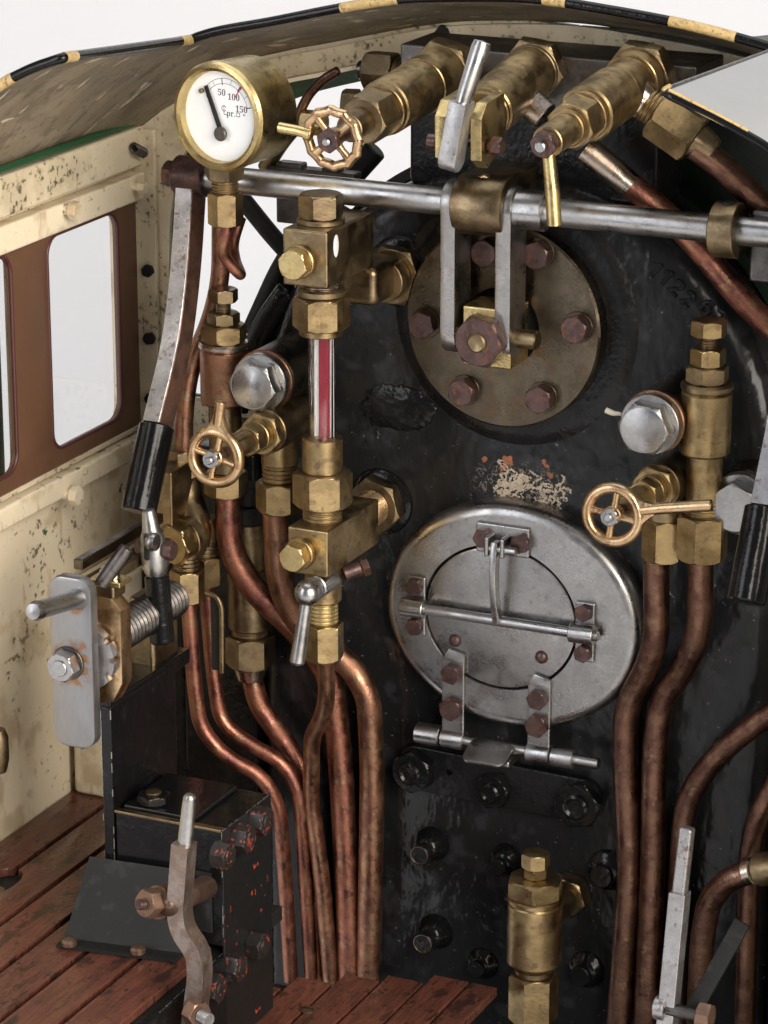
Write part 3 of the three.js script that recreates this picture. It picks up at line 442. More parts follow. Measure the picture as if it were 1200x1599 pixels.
// ================================================================== pressure gauge
{
  const fc = [-42.2, 161.7, 52.0], t = thing('pressure_gauge', 'brass cased pressure gauge with white dial and black pointer', 'gauge', fc); t.rotation.y = -0.17;
  const q = new THREE.Vector3(-Math.sin(0.17), 0, Math.cos(0.17)), at = (x, y, z) => { const v = new THREE.Vector3(x, y, z).applyAxisAngle(new THREE.Vector3(0, 1, 0), -0.17); return add(fc, v.toArray()); };
  part(t, 'case', lathe([[0, -22], [18.8, -22], [19.6, -21.2], [20, -4], [20.4, -2.5], [20.4, 0.6], [19.6, 2], [18.2, 2.4], [17, 1.6], [16.8, 0], [16.6, -1.4], [0, -1.5]], 80, 0.5), brassBright, fc, q);
  const S = 1024, cv = document.createElement('canvas'); cv.width = cv.height = S; const c = cv.getContext('2d'); c.fillStyle = '#f1f4f6'; c.fillRect(0, 0, S, S);
  const mmx = x => S / 2 + x * S / 34, mmy = y => S / 2 - y * S / 34; c.strokeStyle = '#2a2c30'; c.fillStyle = '#33363a'; c.lineCap = 'butt';
  const cx = mmx(1.9), cy = mmy(2.0), R1 = 12.1 * S / 34, R2 = 10.2 * S / 34, an = v => -Math.PI / 180 * (140 - v / 150 * 128);
  for (const r of [R1, R2]) { c.lineWidth = 5; c.beginPath(); c.arc(cx, cy, r, an(0), an(150)); c.stroke(); }
  for (let v = 0; v <= 150; v += 25) { c.lineWidth = v % 50 ? 4 : 12; c.beginPath(); const a = an(v), r2 = v % 50 ? R2 : R2 - 18; c.moveTo(cx + R1 * Math.cos(a), cy + R1 * Math.sin(a)); c.lineTo(cx + r2 * Math.cos(a), cy + r2 * Math.sin(a)); c.stroke(); }
  c.textAlign = 'center'; c.textBaseline = 'middle'; c.font = 'bold 100px serif';
  for (const [v, s, r, q2] of [[0, '0', -6, 7.2], [48, '50', 0.2, 8.8], [93, '100', 5.7, 7.6], [141, '150', 9.2, 3.5]]) c.fillText(s, mmx(r), mmy(q2));
  c.font = 'bold 86px serif'; c.fillText('pr.', mmx(4.4), mmy(1.4)); c.lineWidth = 7; c.strokeRect(mmx(7), mmy(2.0), 42, 42); c.font = 'bold 80px serif'; c.fillText('\u2033', mmx(10.4), mmy(0.8));
  c.lineWidth = 8; c.beginPath(); c.arc(mmx(1.2), mmy(3), 30, 0.6, 5.9); c.stroke(); c.beginPath(); c.moveTo(mmx(1.2), mmy(3.8)); c.lineTo(mmx(1.2), mmy(0.9)); c.lineTo(mmx(2.6), mmy(0.7)); c.stroke();
  c.strokeStyle = '#b02a2c'; c.lineWidth = 24; c.beginPath(); const ar = an(103); c.moveTo(cx + R1 * 1.02 * Math.cos(ar), cy + R1 * 1.02 * Math.sin(ar)); c.lineTo(cx + R1 * 0.9 * Math.cos(ar), cy + R1 * 0.9 * Math.sin(ar)); c.stroke(); c.lineWidth = 14; c.beginPath(); c.moveTo(cx + R1 * 0.92 * Math.cos(ar), cy + R1 * 0.92 * Math.sin(ar)); c.lineTo(cx + R1 * 0.56 * Math.cos(ar), cy + R1 * 0.56 * Math.sin(ar)); c.stroke();
  const tex = new THREE.CanvasTexture(cv); tex.colorSpace = THREE.SRGBColorSpace; tex.magFilter = THREE.LinearFilter;
  const dg = new THREE.CircleGeometry(17, 64); { const p = dg.attributes.position, u = dg.attributes.uv; for (let i = 0; i < p.count; i++) u.setXY(i, 0.5 + p.getX(i) / 34, 0.5 + p.getY(i) / 34); } dg.userData.keepUV = true;
  const dm = M({ map: tex, roughness: 0.35 }); dm.userData.own = true;
  const dial = part(t, 'dial', dg, dm, at(0, 0, -1.2)); dial.rotation.set(0, 0, 0);
  const ptr = new THREE.Shape([[-1.0, -1], [1.0, -1], [0.75, 18.4], [-0.85, 18.4]].map(p => new THREE.Vector2(...p))), pm = part(t, 'pointer', plate(ptr, 0.6, 0.1), blackMatt, at(0.8, -6.2, -0.4)); pm.rotation.set(0, 0, 0.39);
  part(t, 'pointer_hub', cyl(2.7, 1.6, 0.3), steelDark, at(0.8, -6.2, -0.2), q);
  part(t, 'stop_pin', cyl(0.9, 1.4, 0.2), brassOld, at(-8.6, 8.6, -1.1), q);
  const s = [[-46.1, 133.5, 41.0][0], 0, 41], y = n => [-45.3, 131.1, 41.0][1] + n;
  stack(t, [s[0], y(-12.5), 41], 'y', [['union_nut', hex(11.6, 12.4, 0.5), brass], ['stem_thread', thread(5.1, 5, 1.3), brass], ['stem_hex', hex(13, 6.6, 0.9), brassOld], ['stem_neck', cyl(6, 6), brassOld]]);
}
wpipe('thin copper pipe curling from below the pressure gauge union', copper, q => 2.3 - 0.3 * q, [[-45.8, 120.1, 41.0], [-45.9, 115.9, 41.0], [-47.9, 109.4, 41.0], [-48.2, 104.7, 38.0], [-43.1, 97.0, 34.0], [-52.3, 99.8, 22.0], [-57.5, 104.6, 14.0], [-56.8, 113.5, 8.0]], 5, { name: 'gauge_pipe' });
// ================================================================== top manifold and its three valves
{
  const a = [7.5, 182.0, 2.0], b = [123.8, 186.6, 2.0], y1 = 0.5 * (a[1] + b[1]), t = thing('steam_manifold', 'dark steel manifold block under the roof arch carrying the three brass valves', 'manifold', [46, y1 - 30, -12]);
  part(t, 'block', box(b[0] - a[0], 20, 30, 0.8), steelDark, [(a[0] + b[0]) / 2, y1 - 10, -13]);
  part(t, 'saddle', box(100, 34, 26, 2), blackPaint, [58, y1 - 37, -18]);
  const ux = a[0], u = [-5.6, 170.6, -12.0];
  stack(t, [ux + 0.5, u[1], -12], [-1, 0, 0], [['neck', cyl(6, 4.5), brassOld], ['thread', thread(6, 4, 1.3), brassOld], ['union_nut', hex(14, 12, 0.5), brassOld], ['ferrule', cyl(3.6, 3.5), steelDark]]);
  stack(t, [u[0] - 6, u[1] - 13, -4], [-1, 0, 0.3], [['side_nut', hex(13, 7, 0.3), brassOld]]);
}
{
  const n = [-38.2, 149.6, -12.0]; const t = thing('manifold_pipe', 'thin dark pipe bending down from the manifold to a small brass elbow', 'pipe', n);
  part(t, 'tube', tube([[-24.9, 169.4, -12.0], [-30.4, 166.3, -12.0], [-37.2, 159.8, -12.0], [-40.9, 153.1, -12.0], [-42.0, 148.0, -12.0]], 1.9, 9), copperBrownShade, [0, 0, 0]);
  part(t, 'elbow_nut', hex(8.5, 9, 0.4), brassBright, [-38.8, 149.1, -10.0], 'x'); part(t, 'tail', tube([[-41.5, 148.6, -12.0], [-50.3, 139.5, -14.0], [-59.4, 127.8, -18.0]], 3.2, 9), brassOld, [0, 0, 0]);
}
function wheelGeo(r, rim, scallop = 0) { // rim of a hand wheel round Y
  const o = []; for (let i = 0; i <= 72; i++) { const a = i / 72 * Math.PI * 2; const k = r + (scallop ? 0.55 * Math.cos(a * scallop) ** 6 : 0); o.push([k * Math.cos(a), 0, k * Math.sin(a)]); } return tube(o, rim, 0.2, 12);
}
function wheel(t, c, dir, r, rim, mat, hubMat, o = {}) {
  const w = part(t, 'hand_wheel', wheelGeo(r, rim, o.scallop), mat, c, dir, o.roll || 0), d = V(dir).clone().normalize();
  w.updateWorldMatrix(true, false); const q = new THREE.Quaternion(); w.getWorldQuaternion(q);
  for (let k = 0; k < 4; k++) { const a = k * Math.PI / 2 + (o.twist || 0.3), p = new THREE.Vector3(Math.cos(a), 0, Math.sin(a)).applyQuaternion(q); part(w, 'spoke', tube([add(c, p.clone().multiplyScalar(1.5).toArray()), add(c, p.clone().multiplyScalar(r).toArray())].map(V), u => 1.25 + 0.4 * Math.abs(2 * u - 1)), mat, [0, 0, 0]); }
  const b = i => add(c, d.clone().multiplyScalar(i).toArray());
  part(w, 'hub', cyl(3.4, 4.4), mat, b(-2.6), dir); part(w, 'hub_nut', hex(o.nut || 6.2, 2.6, 0.4), hubMat, b(1.8), dir); part(w, 'spindle_tip', cyl(1.5, 1.6, 0.4), steel, b(4.2), dir); return w;
}
{
  const a = [27.8, 176.4, 2.0], b = [25.3, 167.4, 96.0], d = sub(a, b), t = thing('steam_valve', 'brass screw-down steam valve with scalloped hand wheel beside the gauge', 'valve', a);
  stack(t, a, d, [['base_hex', hex(22.5, 9, 0.25), brassOld], ['body', cyl(10.6, 17), brass], ['barrel', cyl(10.1, 29, 0.6), brass, 0.2], ['collar', cyl(9.6, 3), brass], ['gland_hex', hex(16, 14, 0.2), brassOld], ['gland_neck', cyl(5, 10), brassOld], ['spindle', cyl(3, 10), rustHead]]);
  const tip = V(b); wheel(t, tip.toArray(), d.clone().normalize().toArray(), 9.6, 1.75, gilt, rustHead, { scallop: 6, nut: 7.6, twist: 0.9 });
  part(t, 'wheel_handle', tube([[17.4, 168.2, 97.0], [13.4, 169.0, 97.0], [5.2, 169.7, 97.0]], u => u < 0.2 ? 2.6 - 4 * u : 1.9), brassBright, [0, 0, 0]);
}
{
  const a = [62.8, 180.2, 2.0], b = [65.7, 170.6, 70.0], d = sub(a, b).normalize(), t = thing('whistle_valve', 'brass whistle valve with forked end and upright steel lever', 'valve', a);
  const B = s => V(a).clone().addScaledVector(d, s);
  stack(t, a, d, [['base_hex', hex(21, 7, 0.1), brassOld], ['solder_ring', cyl(10.2, 1.5), brassOld], ['barrel', cyl(9.8, 45, 0.6), brass], ['collar', cyl(9.2, 2), brass], ['fork_root', cyl(8.6, 2.6), brass]]);
  const up = new THREE.Vector3(0, 1, 0).addScaledVector(d, -d.y).normalize(), sx = d.clone().cross(up).normalize().negate();
  const mat4 = new THREE.Matrix4().makeBasis(sx, up, d);
  for (const s of [-1, 1]) {
    const g = plate(shapeOf([[-6, 9], [11, 10.5], [17, 6.5], [18.5, -8], [13, -12.5], [-6, -9]]), 4.2, 0.5); g.rotateY(-Math.PI / 2); g.translate(2.1, 0, 0);   // (axis, up) sheet
    g.applyMatrix4(new THREE.Matrix4().makeScale(1, 1, 1)); const m = part(t, 'fork_cheek', g, brassBright, B(63).addScaledVector(sx, s * 6.6)); m.quaternion.setFromRotationMatrix(mat4);
  }
  const foot = [64.9, 161.9, 84.0], mid = [68.6, 181.7, 84.0], top = [73.4, 200.3, 80.0];
  const L = sub(foot, mid).length(), lg = plate(shapeOf([...ell(0, 0, 4.6, 4.6, 40).filter(p => p[1] <= 0).sort((p, q) => p[0] - q[0]), [4.4, L], [-4.4, L]]), 6.6, 0.5); lg.rotateY(-Math.PI / 2); lg.translate(3.3, 0, 0);
  const lev = part(t, 'lever', lg, steelRusty, foot, sub(foot, mid)); part(lev, 'lever_rod', lathe([[0, 0], [2.6, 0], [2.9, 4], [3.3, 20], [2.9, 22.2], [0, 22.6]], 32), steel, add(mid, [0, -1, 0]), sub(mid, top));
  stack(t, B(74).addScaledVector(sx, -14).addScaledVector(up, -5), sx, [['pin_head', cyl(2.6, 3.6), rustHead], ['pin', cyl(1.8, 20), rustHead], ['pin_nut', hex(6, 4), rustHead]]);
  const br = B(26); stack(t, br, [0.8, -0.55, 0.05], [['solder_fillet', cone(8, 5.6, 9), solder], ['branch', cone(5.6, 5.2, 7), solder]]);
}
{
  const a = [104.5, 181.0, 2.0], b = [101.6, 170.5, 93.0], d = sub(a, b).normalize(), t = thing('blower_valve', 'brass blower valve with drooping handle and large side union nut', 'valve', a);
  const B = s => V(a).clone().addScaledVector(d, s), E = sub(a, b).length();
  stack(t, a, d, [['base_hex', hex(23, 8, 0.15), brassOld], ['base_collar', cyl(10.6, 6), brass], ['neck', cyl(9.6, 14), brass], ['barrel', cyl(10.1, 26, 0.7), brass], ['collar', cyl(8.8, 2.5), brass], ['gland_hex', hex(15.5, 11.5, 0.3), brass], ['gland_ring', cyl(6.6, 3), brass], ['gland_neck', cyl(5.6, E - 76), brass]]);
  stack(t, B(E - 5), d, [['handle_nut', hex(8.4, 4.2, 0.2), rustHead], ['spindle_tip', cyl(2, 2.2), steel]]);
  part(t, 'handle', tube([[102.4, 167.2, 88.0], [103.2, 160.7, 88.0], [104.0, 154.1, 88.0], [104.9, 142.9, 88.0]], u => 2.3 + 0.3 * u), brassBright, [0, 0, 0]);
  const s = B(20), e = [139.9, 154.7, 16.0], dd = sub(s, [138.1, 157.3, 18.0]).normalize();
  stack(t, s, dd, [['solder_fillet', cone(9, 6.5, 10), solder], ['thread', thread(6.6, 4.5, 1.4), brass], ['union_nut', hex(17.5, 17, 0.35), brass], ['ferrule', cone(6.4, 4.6, 8), brassOld]]);
}
wpipe('dark copper pipe running down right from the blower valve union', copperBrownShade, 4.9, [[130.4, 159.7, 20.0], [140.0, 152.0, 16.0], [154.5, 136.0, 8.0], [162.2, 118.7, 0.0]], 20);
wpipe('copper pipe with silvery soldered end passing behind the steel shaft', copper, 4.7, [[87.6, 152.6, 14.0], [97.0, 145.8, 11.0], [119.9, 127.4, 5.0], [134.4, 111.8, 3.0], [144.2, 100.7, 2.0], [160.4, 88.2, 2.0]], 30);
{ const t = whole('solder_sleeve', 'pale soldered sleeve where the copper pipe leaves the whistle valve', 'sleeve', tube([[86.6, 153.9, 14.0], [94.9, 147.7, 12.0], [102.9, 141.0, 10.0]].map(p => sub([86.6, 153.9, 14.0], p)), u => 5.2 - 0.35 * u), solder); t.position.set(...[86.6, 153.9, 14.0]); }
// ================================================================== water gauge
{
  const c = [-1.1, 64.9, 52.0], x = c[0], z = 52, Y = py => null, t = thing('water_gauge', 'brass water gauge with red-striped glass tube and ball-handled drain cock', 'gauge', [x, -30, z]);
  const y = { u0: [-0.5, -43.3, 52.0][1], u1: [-0.4, -28.8, 52.0][1], ck0: [-1.2, -20.7, 52.0][1], bl0: [0.7, -5.8, 60.0][1], bl1: [1.6, 12.2, 60.0][1], g0: [-1.4, 18.0, 52.0][1], g1: [-1.4, 31.3, 52.0][1], s1: [-1.3, 44.6, 52.0][1], tg0: [-1.0, 86.5, 52.0][1], tg1: [-0.9, 98.6, 52.0][1], tb0: [0.3, 104.9, 56.0][1], tb1: [0.5, 126.0, 56.0][1] };
  // lower half
  stack(t, [x, y.u0, z], 'y', [['drain_union', hex(13.6, y.u1 - y.u0, 0.35), brass], ['drain_thread', thread(5.8, y.ck0 - y.u1 + 1, 1.5), brassBright], ['cock_body', cyl(7, y.bl0 - y.ck0 + 1), brass]]);
  const lb = part(t, 'lower_block', box(16.5, y.bl1 - y.bl0, 45, 0.7), brass, [x, (y.bl0 + y.bl1) / 2, 42.5]);
  stack(lb, [x - 2.6, (y.bl0 + y.bl1) / 2 - 0.5, 65], 'z', [['plug_boss', cyl(6, 3), brass], ['plug_hex', hex(9.6, 5.5, 0.2), brassBright]]);
  stack(t, [x, (y.bl0 + y.bl1) / 2 + 1, 0], 'z', [['backing_ring', lathe([[0, 0], [13.5, 0], [13, 1], [11.5, 1.8], [0, 2]], 36), blackGloss], ['lock_nut', hex(20.5, 7, 0.25), brassOld], ['branch_thread', thread(7.4, 12, 1.2), gilt]]);
  stack(t, [x, y.bl1, z], 'y', [['gland_thread', thread(7.6, y.g0 - y.bl1, 1.5), brass], ['gland_nut', hex(19.5, y.g1 - y.g0, 0.52), brass], ['gland_neck', cyl(7.6, y.s1 - y.g1), brass]]);
  const gh = y.tg0 - y.s1 + 6;
  part(t, 'glass_tube', lathe([[3.6, 0], [5, 0], [5, gh], [3.6, gh], [3.6, 0]], 40, 0.5), M({ color: 0xffffff, transmission: 1, roughness: 0.03, thickness: 1, ior: 1.47, metalness: 0 }), [x, y.s1 - 3, z], 'y');
  const stripe = part(t, 'enamel_strip', box(6.4, gh - 2, 0.5, 0.1), whitePaper, [x + 0.4, y.s1 - 3 + gh / 2, z - 0.8]);
  part(stripe, 'red_line', box(4.4, gh - 2.2, 0.4, 0.1), redStripe, [x + 0.8, y.s1 - 3 + gh / 2, z - 0.2]);
  part(t, 'gauge_lamp_plate', box(0.8, gh - 4, 1.2, 0.2), whitePaper, [x - 3.1, y.s1 - 3 + gh / 2, z - 0.4]);
  // upper half
  stack(t, [x, y.tg0 - 2.5, z], 'y', [['gland_lip', cyl(8.2, 2.5), brass], ['gland_nut', hex(18.5, y.tg1 - y.tg0, 0.55), brass], ['gland_collar', cyl(9, 3.4, 0.8), brassOld], ['gland_thread', thread(7.6, y.tb0 - y.tg1 - 3.4, 1.4), solder]]);
  const ub = part(t, 'upper_block', box(18, y.tb1 - y.tb0, 40, 1), brassOld, [x, (y.tb0 + y.tb1) / 2, 45.5]);
  stack(ub, [x - 1.6, (y.tb0 + y.tb1) / 2 - 1, 65.4], 'z', [['plug_boss', cyl(6.2, 2.6), brass], ['plug_hex', hex(10.4, 5, 0.25), brassBright]]);
  stack(t, [x, y.tb1, z], 'y', [['washer', cyl(8.8, 2), brassOld], ['top_plug', hex(14.4, 9, 0.4), brassOld]]);
  part(ub, 'paint_chip', new THREE.SphereGeometry(1, 20, 12).scale(4.4, 0.35, 2.3), whitePaper, [x + 8.9, y.tb1 - 6.5, 58], 'x');
  const n = [8.1, 96.9, 3.0]; const nb = part(t, 'neck_block', box(15, 15, 26, 3), brassOld, [(x + n[0]) / 2 + 1, n[1] + 1.5, 20]); 
  stack(t, [n[0] - 1, n[1], 0], 'z', [['backing_ring', lathe([[0, 0], [14, 0], [13.4, 1], [11.5, 2], [0, 2.2]], 36), blackGloss], ['lock_nut', hex(21, 6.5, 0.1), brassOld], ['branch', cyl(8.2, 8), brassOld]]);
  // drain cock with its ball handle
  const k = [2.5, -9.8, 62.0], b = [2.3, -10.1, 72.0];
  stack(t, [k[0], k[1], 54], sub([k[0], k[1], 54], b), [['cock_plug', cyl(4.6, 12), steel], ['cock_stem', cyl(3.6, 4), steel]]);
  part(t, 'ball', new THREE.SphereGeometry(5, 32, 24), steel, b);
  const f = [-0.5, -37.7, 76.0]; part(t, 'cock_handle', lathe([[0, 0], [2.3, 0.2], [2.9, 1.2], [2.5, 16], [2.3, 26], [0, 26]], 28), steel, f, sub(f, b));
  stack(t, [k[0] + 4, k[1] + 1, 50], [0.75, 0.25, -0.55], [['plug_tail', cyl(3, 7), rustHead], ['tail_nut', hex(6.4, 3), rustHead]]);
}
// ================================================================== clack valves and their side plugs
function clack(label, plugLabel, p) {
  const t = thing('check_valve', label, 'valve', p.base), X = p.base[0], Z = p.base[2], y0 = p.base[1];
  const L = stack(t, p.base, 'y', p.list);
  const u = thing('side_plug', plugLabel, 'plug', p.plug);
  const back = p.plug[2], dz = p.plug[2] - 0;
  stack(u, [p.plug[0], p.plug[1], 0], 'z', [['drum', cyl(11.6, dz - 6), p.drum || bronze], ['drum_rim', cyl(11.9, 2, 0.4), copperTan], ['plug_flange', cyl(11.2, 4), steel]]);
  const h = part(u, 'plug_hex', hex(17.4, 7, p.tw || 0.3), steel, [p.plug[0], p.plug[1], dz - 0.2], 'z'); part(h, 'turned_face', lathe([[0, 0.5], [2, 0.15], [8.1, 0.05], [8.2, 0], [0, 0]], 48), steel, [p.plug[0], p.plug[1], dz + 6.85], 'z');
  return [t, u];
}
{
  const b = [-56.7, 6.5, 24.0], Y = py => [-56.7, 6.5, 24.0][1] + (772 - py) * 0.2585;
  const hh = (a, c) => (a - c) * 0.2585;
  clack('tarnished brass check valve with adjusting screw below the pressure gauge', 'steel hexagon plug in bronze drum beside the water glass', { base: b, plug: [-33.5, 58.5, 40.0], tw: 0.15, list: [['union_nut', hex(15, hh(772, 735), 0.5), brass], ['lower_tube', cyl(6.4, hh(735, 628)), brassOld], ['body', cyl(9.4, hh(628, 543), 0.8), copperTan], ['body_lip', cyl(9.9, hh(543, 533), 0.7), solder], ['cap_hex', hex(15.5, hh(533, 506), 0.35), brass], ['lock_nut', hex(11, hh(506, 488), 0.5), brassOld], ['screw_thread', thread(3, hh(488, 472), 1.1), brassOld], ['screw_head', hex(10, hh(472, 452), 0.4), brassOld]] });
  clack('brass check valve with hexagon adjusting screw over the right copper pipes', 'steel hexagon plug in bronze drum with tuft of string packing', { base: [138.6, 7.6, 22.0], plug: [122.0, 60.2, 36.0], tw: 0.1, list: [['union_nut', hex(16.6, hh(872, 806), 0.45), brass], ['thread', thread(6.6, hh(806, 785), 1.5), brass], ['lower_tube', cyl(6.5, hh(785, 716)), brass], ['body', cyl(9.2, hh(716, 624), 0.9), brass], ['body_lip', cyl(9.5, hh(624, 612), 0.8), brassOld], ['cap_hex', hex(14, hh(612, 588), 0.4), brassOld], ['lock_nut', hex(11.2, hh(588, 563), 0.55), brass], ['screw_thread', thread(3.3, hh(563, 546), 1.2), brassOld], ['screw_head', hex(11.4, hh(546, 523), 0.5), brass]] });
  const s = [111.2, 61.9, 33.0]; const w = whole('packing_string', 'frayed end of pale string packing beside the steel plug', 'string', tube([[0, 0, 0], [-2, 0.4, 0.5], [-4, 0.1, 0.2], [-7, 1, 0.3]], u => 0.6 + 0.5 * u), string); w.position.set(...s);
  const p2 = [151.2, 29.1, 22.0], u = thing('side_plug', 'steel plug drum half hidden behind the black right grip', 'plug', p2);
  stack(u, [p2[0], p2[1], 0], 'z', [['drum', cyl(12, 14), bronze], ['plug_flange', cyl(11.6, 5), steel], ['plug_hex', hex(17, 6, 0.4), steel]]);
}
// hand-wheel valves on both sides
function wheelValve(label, o) {
  const t = thing('wheel_valve', label, 'valve', o.root), d = sub(o.root, o.tip), L = d.length(), dn = d.clone().normalize();
  stack(t, o.root, d, [['body', cyl(8.6, o.body), brassOld], ['body_hex', hex(15, 5, 0.2), brass], ['gland_step', cyl(6, 4), brass], ['gland_hex', hex(10.6, 7, 0.4), brass], ['gland_neck', cyl(4.6, Math.max(3, L - o.body - 24)), brass]]);
  stack(t, V(o.root).clone().addScaledVector(dn, 5), dn, [['spindle', cyl(2.2, L - 6), rustHead]]);
  const w = wheel(t, o.tip, dn.toArray(), 9.7, 2.05, gilt, steelDoor, { nut: 6, twist: o.twist });
  part(w, 'wheel_handle', tube(o.handle, 2.1), gilt, [0, 0, 0]);
  const web = new THREE.Shape(); const hd = sub(o.tip, o.handle[1]).normalize(), pd = dn.clone().cross(hd).normalize();
  web.moveTo(-8, 6.6); web.quadraticCurveTo(-3.4, 11.5, -2.2, 16); web.lineTo(2.2, 16); web.quadraticCurveTo(3.4, 11.5, 8, 6.6); web.absarc(0, 0, 9.6, 0.7, Math.PI - 0.7, false);
  const wg = plate(web, 3, 1); wg.translate(0, 0, -1.5); const wm = part(w, 'handle_web', wg, gilt, o.tip); const Q = new THREE.Quaternion(); w.getWorldQuaternion(Q).invert(); wm.quaternion.setFromRotationMatrix(new THREE.Matrix4().makeBasis(hd.clone().cross(dn).normalize(), hd, dn)).premultiply(Q);
  stack(t, o.down, [0, -1, 0], o.list); return t;
}
wheelValve('brass valve with four-spoke hand wheel and upright handle on the left pipes', { root: [-28.7, 40.1, 10.0], tip: [-29.1, 41.9, 84.0], body: 34, twist: 0.25, handle: [[-27.8, 54.8, 84.0], [-27.2, 59.0, 84.0], [-26.6, 63.2, 84.0]], down: add([-29.3, 36.1, 32.0], [0, 0, 0]), list: [['branch', cyl(7, 11), brass], ['thread', thread(6.8, 7, 1.6), brass], ['union_nut', hex(16, 12, 0.4), brass]] });
wheelValve('brass valve with four-spoke hand wheel and sideways handle on the right pipes', { root: [124.3, 34.7, 8.0], tip: [124.1, 38.4, 76.0], body: 24, twist: 0.15, handle: [[134.8, 41.5, 76.0], [141.2, 43.1, 76.0], [160.1, 46.8, 76.0]], down: [122.5, 33.9, 18.0], list: [['branch', cyl(8.4, 9), brass], ['collar', cyl(7.4, 5), brassOld], ['union_nut', hex(14.6, 16, 0.5), brass]] });
// brake fitting on the left
{
  const c = [-67.5, -0.6, 30.0], t = thing('brake_fitting', 'cluster of brass brake unions where thin copper pipes start', 'fitting', c);
  stack(t, [-75.6, 11.9, 24.0], 'y', [['inlet_nut', hex(13, 11, 0.3), brassOld]]);
  part(t, 'wedge_block', box(9, 26, 20, 1), brassOld, [-74.5, 6.2, 34.0]);
  part(t, 'elbow', tube([[-75.3, 9.3, 24.0], [-72.2, 0.3, 26.0], [-66.7, -5.7, 30.0], [-66.1, -12.4, 34.0]], 6.2, 12), brassOld, [0, 0, 0]);
  stack(t, [-66.9, -9.3, 34.0], [-0.25, -0.05, 1], [['side_collar', cyl(8.6, 5), brassOld], ['side_hex', hex(15, 7, 0.4), brass]]);
  stack(t, [-67.3, -34.6, 38.0], 'y', [['union_nut', hex(12.2, 13, 0.4), brass], ['thread', thread(5.4, 6.5, 1.5), brassOld], ['neck', cyl(5.6, 8), brassOld]]);
  stack(t, [-65.4, -31.2, 26.0], 'y', [['union_nut', hex(11.4, 12, 0.1), brass], ['thread', thread(5, 6, 1.5), brassOld], ['neck', cyl(5.2, 10), brassOld]]);
}
// tall brass check valve behind the pipes
{
  const t = thing('injector_clack', 'tall dull brass fitting with greenish top behind the bent copper pipes', 'fitting', [-54.4, -75.0, 10.0]);
  stack(t, [-54.4, -75.0, 10.0], 'y', [['solder_tail', cone(5.6, 7, 6), solder], ['union_nut', hex(17.4, 13, 0.52), brassOld], ['thread', thread(7.6, 3, 1.4), brassOld], ['body', cyl(8.8, 26, 0.8), brassOld], ['upper_body', cyl(8.3, 19), brassOld], ['cap', hex(15, 7, 0.3), blackMatt], ['boss', cyl(6, 8), blackMatt]]);
}
// ================================================================== copper pipes
wpipe('thin copper pipe from the brake union bending right over the black box', copper, 3.05, [[-67.0, -33.0, 38.0], [-65.1, -67.0, 38.0], [-64.0, -87.9, 36.0], [-54.4, -99.3, 34.0], [-38.8, -107.2, 30.0], [-33.9, -121.4, 26.0], [-35.7, -155.2, 18.0], [-36.6, -203.9, 12.0]], 16);
wpipe('thin copper pipe beside the brake union pipe, from the second union', copper, 3.0, [[-65.7, -30.2, 26.0], [-62.9, -68.1, 26.0], [-59.9, -88.9, 26.0], [-48.1, -97.0, 24.0], [-33.4, -103.5, 22.0], [-28.0, -116.5, 20.0], [-28.7, -155.5, 14.0], [-28.6, -203.5, 9.0]], 16);
wpipe('thick short copper pipe from the greenish fitting curving behind thin pipes', copper, 4.3, [[-53.8, -74.9, 10.0], [-51.1, -85.5, 10.0], [-40.8, -98.1, 10.0], [-32.2, -110.4, 9.0], [-28.8, -129.7, 8.0], [-28.4, -167.3, 6.0], [-28.1, -204.8, 6.0]], 16);
wpipe('red-brown copper pipe from the left hand-wheel valve to the footboard', copper, 5.1, [[-56.1, 6.6, 24.0], [-55.9, -16.1, 24.0], [-46.7, -32.4, 22.0], [-32.0, -45.6, 18.0], [-18.2, -64.4, 12.0], [-15.0, -101.8, 9.0], [-13.1, -149.3, 8.0], [-11.3, -201.8, 8.0]], 16);
wpipe('copper pipe rising dark beside the water gauge then straight down, scarred black', copperTan, 5.0, [[-31.3, 5.5, 32.0], [-32.6, -22.6, 28.0], [-29.9, -40.0, 22.0], [-20.9, -53.0, 15.0], [-9.2, -59.9, 13.0], [-1.1, -72.4, 12.0], [-0.4, -104.4, 10.0], [-3.2, -200.1, 8.0]], 18);
wpipe('copper drain pipe kinked below the water gauge union', copperTan, 3.4, [[-0.2, -42.8, 52.0], [-2.7, -63.3, 46.0], [-11.7, -77.9, 34.0], [-19.4, -88.1, 26.0], [-23.8, -119.3, 18.0], [-21.2, -154.0, 14.0], [-19.1, -202.5, 10.0]], 9);
wpipe('copper pipe leaning from behind the gauge stem to the brake fitting', copperTan, 3.7, [[-61.1, 120.2, 16.0], [-61.9, 90.7, 16.0], [-65.4, 74.3, 18.0], [-72.9, 55.2, 22.0], [-74.7, 38.7, 24.0], [-75.4, 17.2, 24.0]], 18);
wpipe('brown copper pipe with double bend below the right hand-wheel union', copperBrownShade, 4.9, [[119.5, 5.1, 18.0], [120.0, -29.3, 16.0], [114.3, -44.4, 12.0], [105.6, -61.1, 9.0], [105.9, -83.4, 9.0], [109.3, -125.6, 9.0], [106.0, -197.7, 9.0]], 18);
wpipe('brown copper pipe with double bend below the right check valve', copperBrownShade, 4.9, [[138.1, 8.1, 22.0], [137.7, -22.1, 18.0], [128.8, -42.0, 12.0], [119.9, -54.9, 9.0], [117.7, -76.1, 9.0], [118.5, -123.8, 9.0], [117.2, -195.2, 9.0]], 18);
wpipe('brown copper pipe sweeping up right behind the small steel lever', copperBrownShade, 4.4, [[170.5, -46.6, 16.0], [155.4, -60.0, 14.0], [140.1, -77.6, 12.0], [131.0, -95.8, 10.0], [129.3, -135.2, 9.0], [128.9, -192.7, 9.0]], 30);
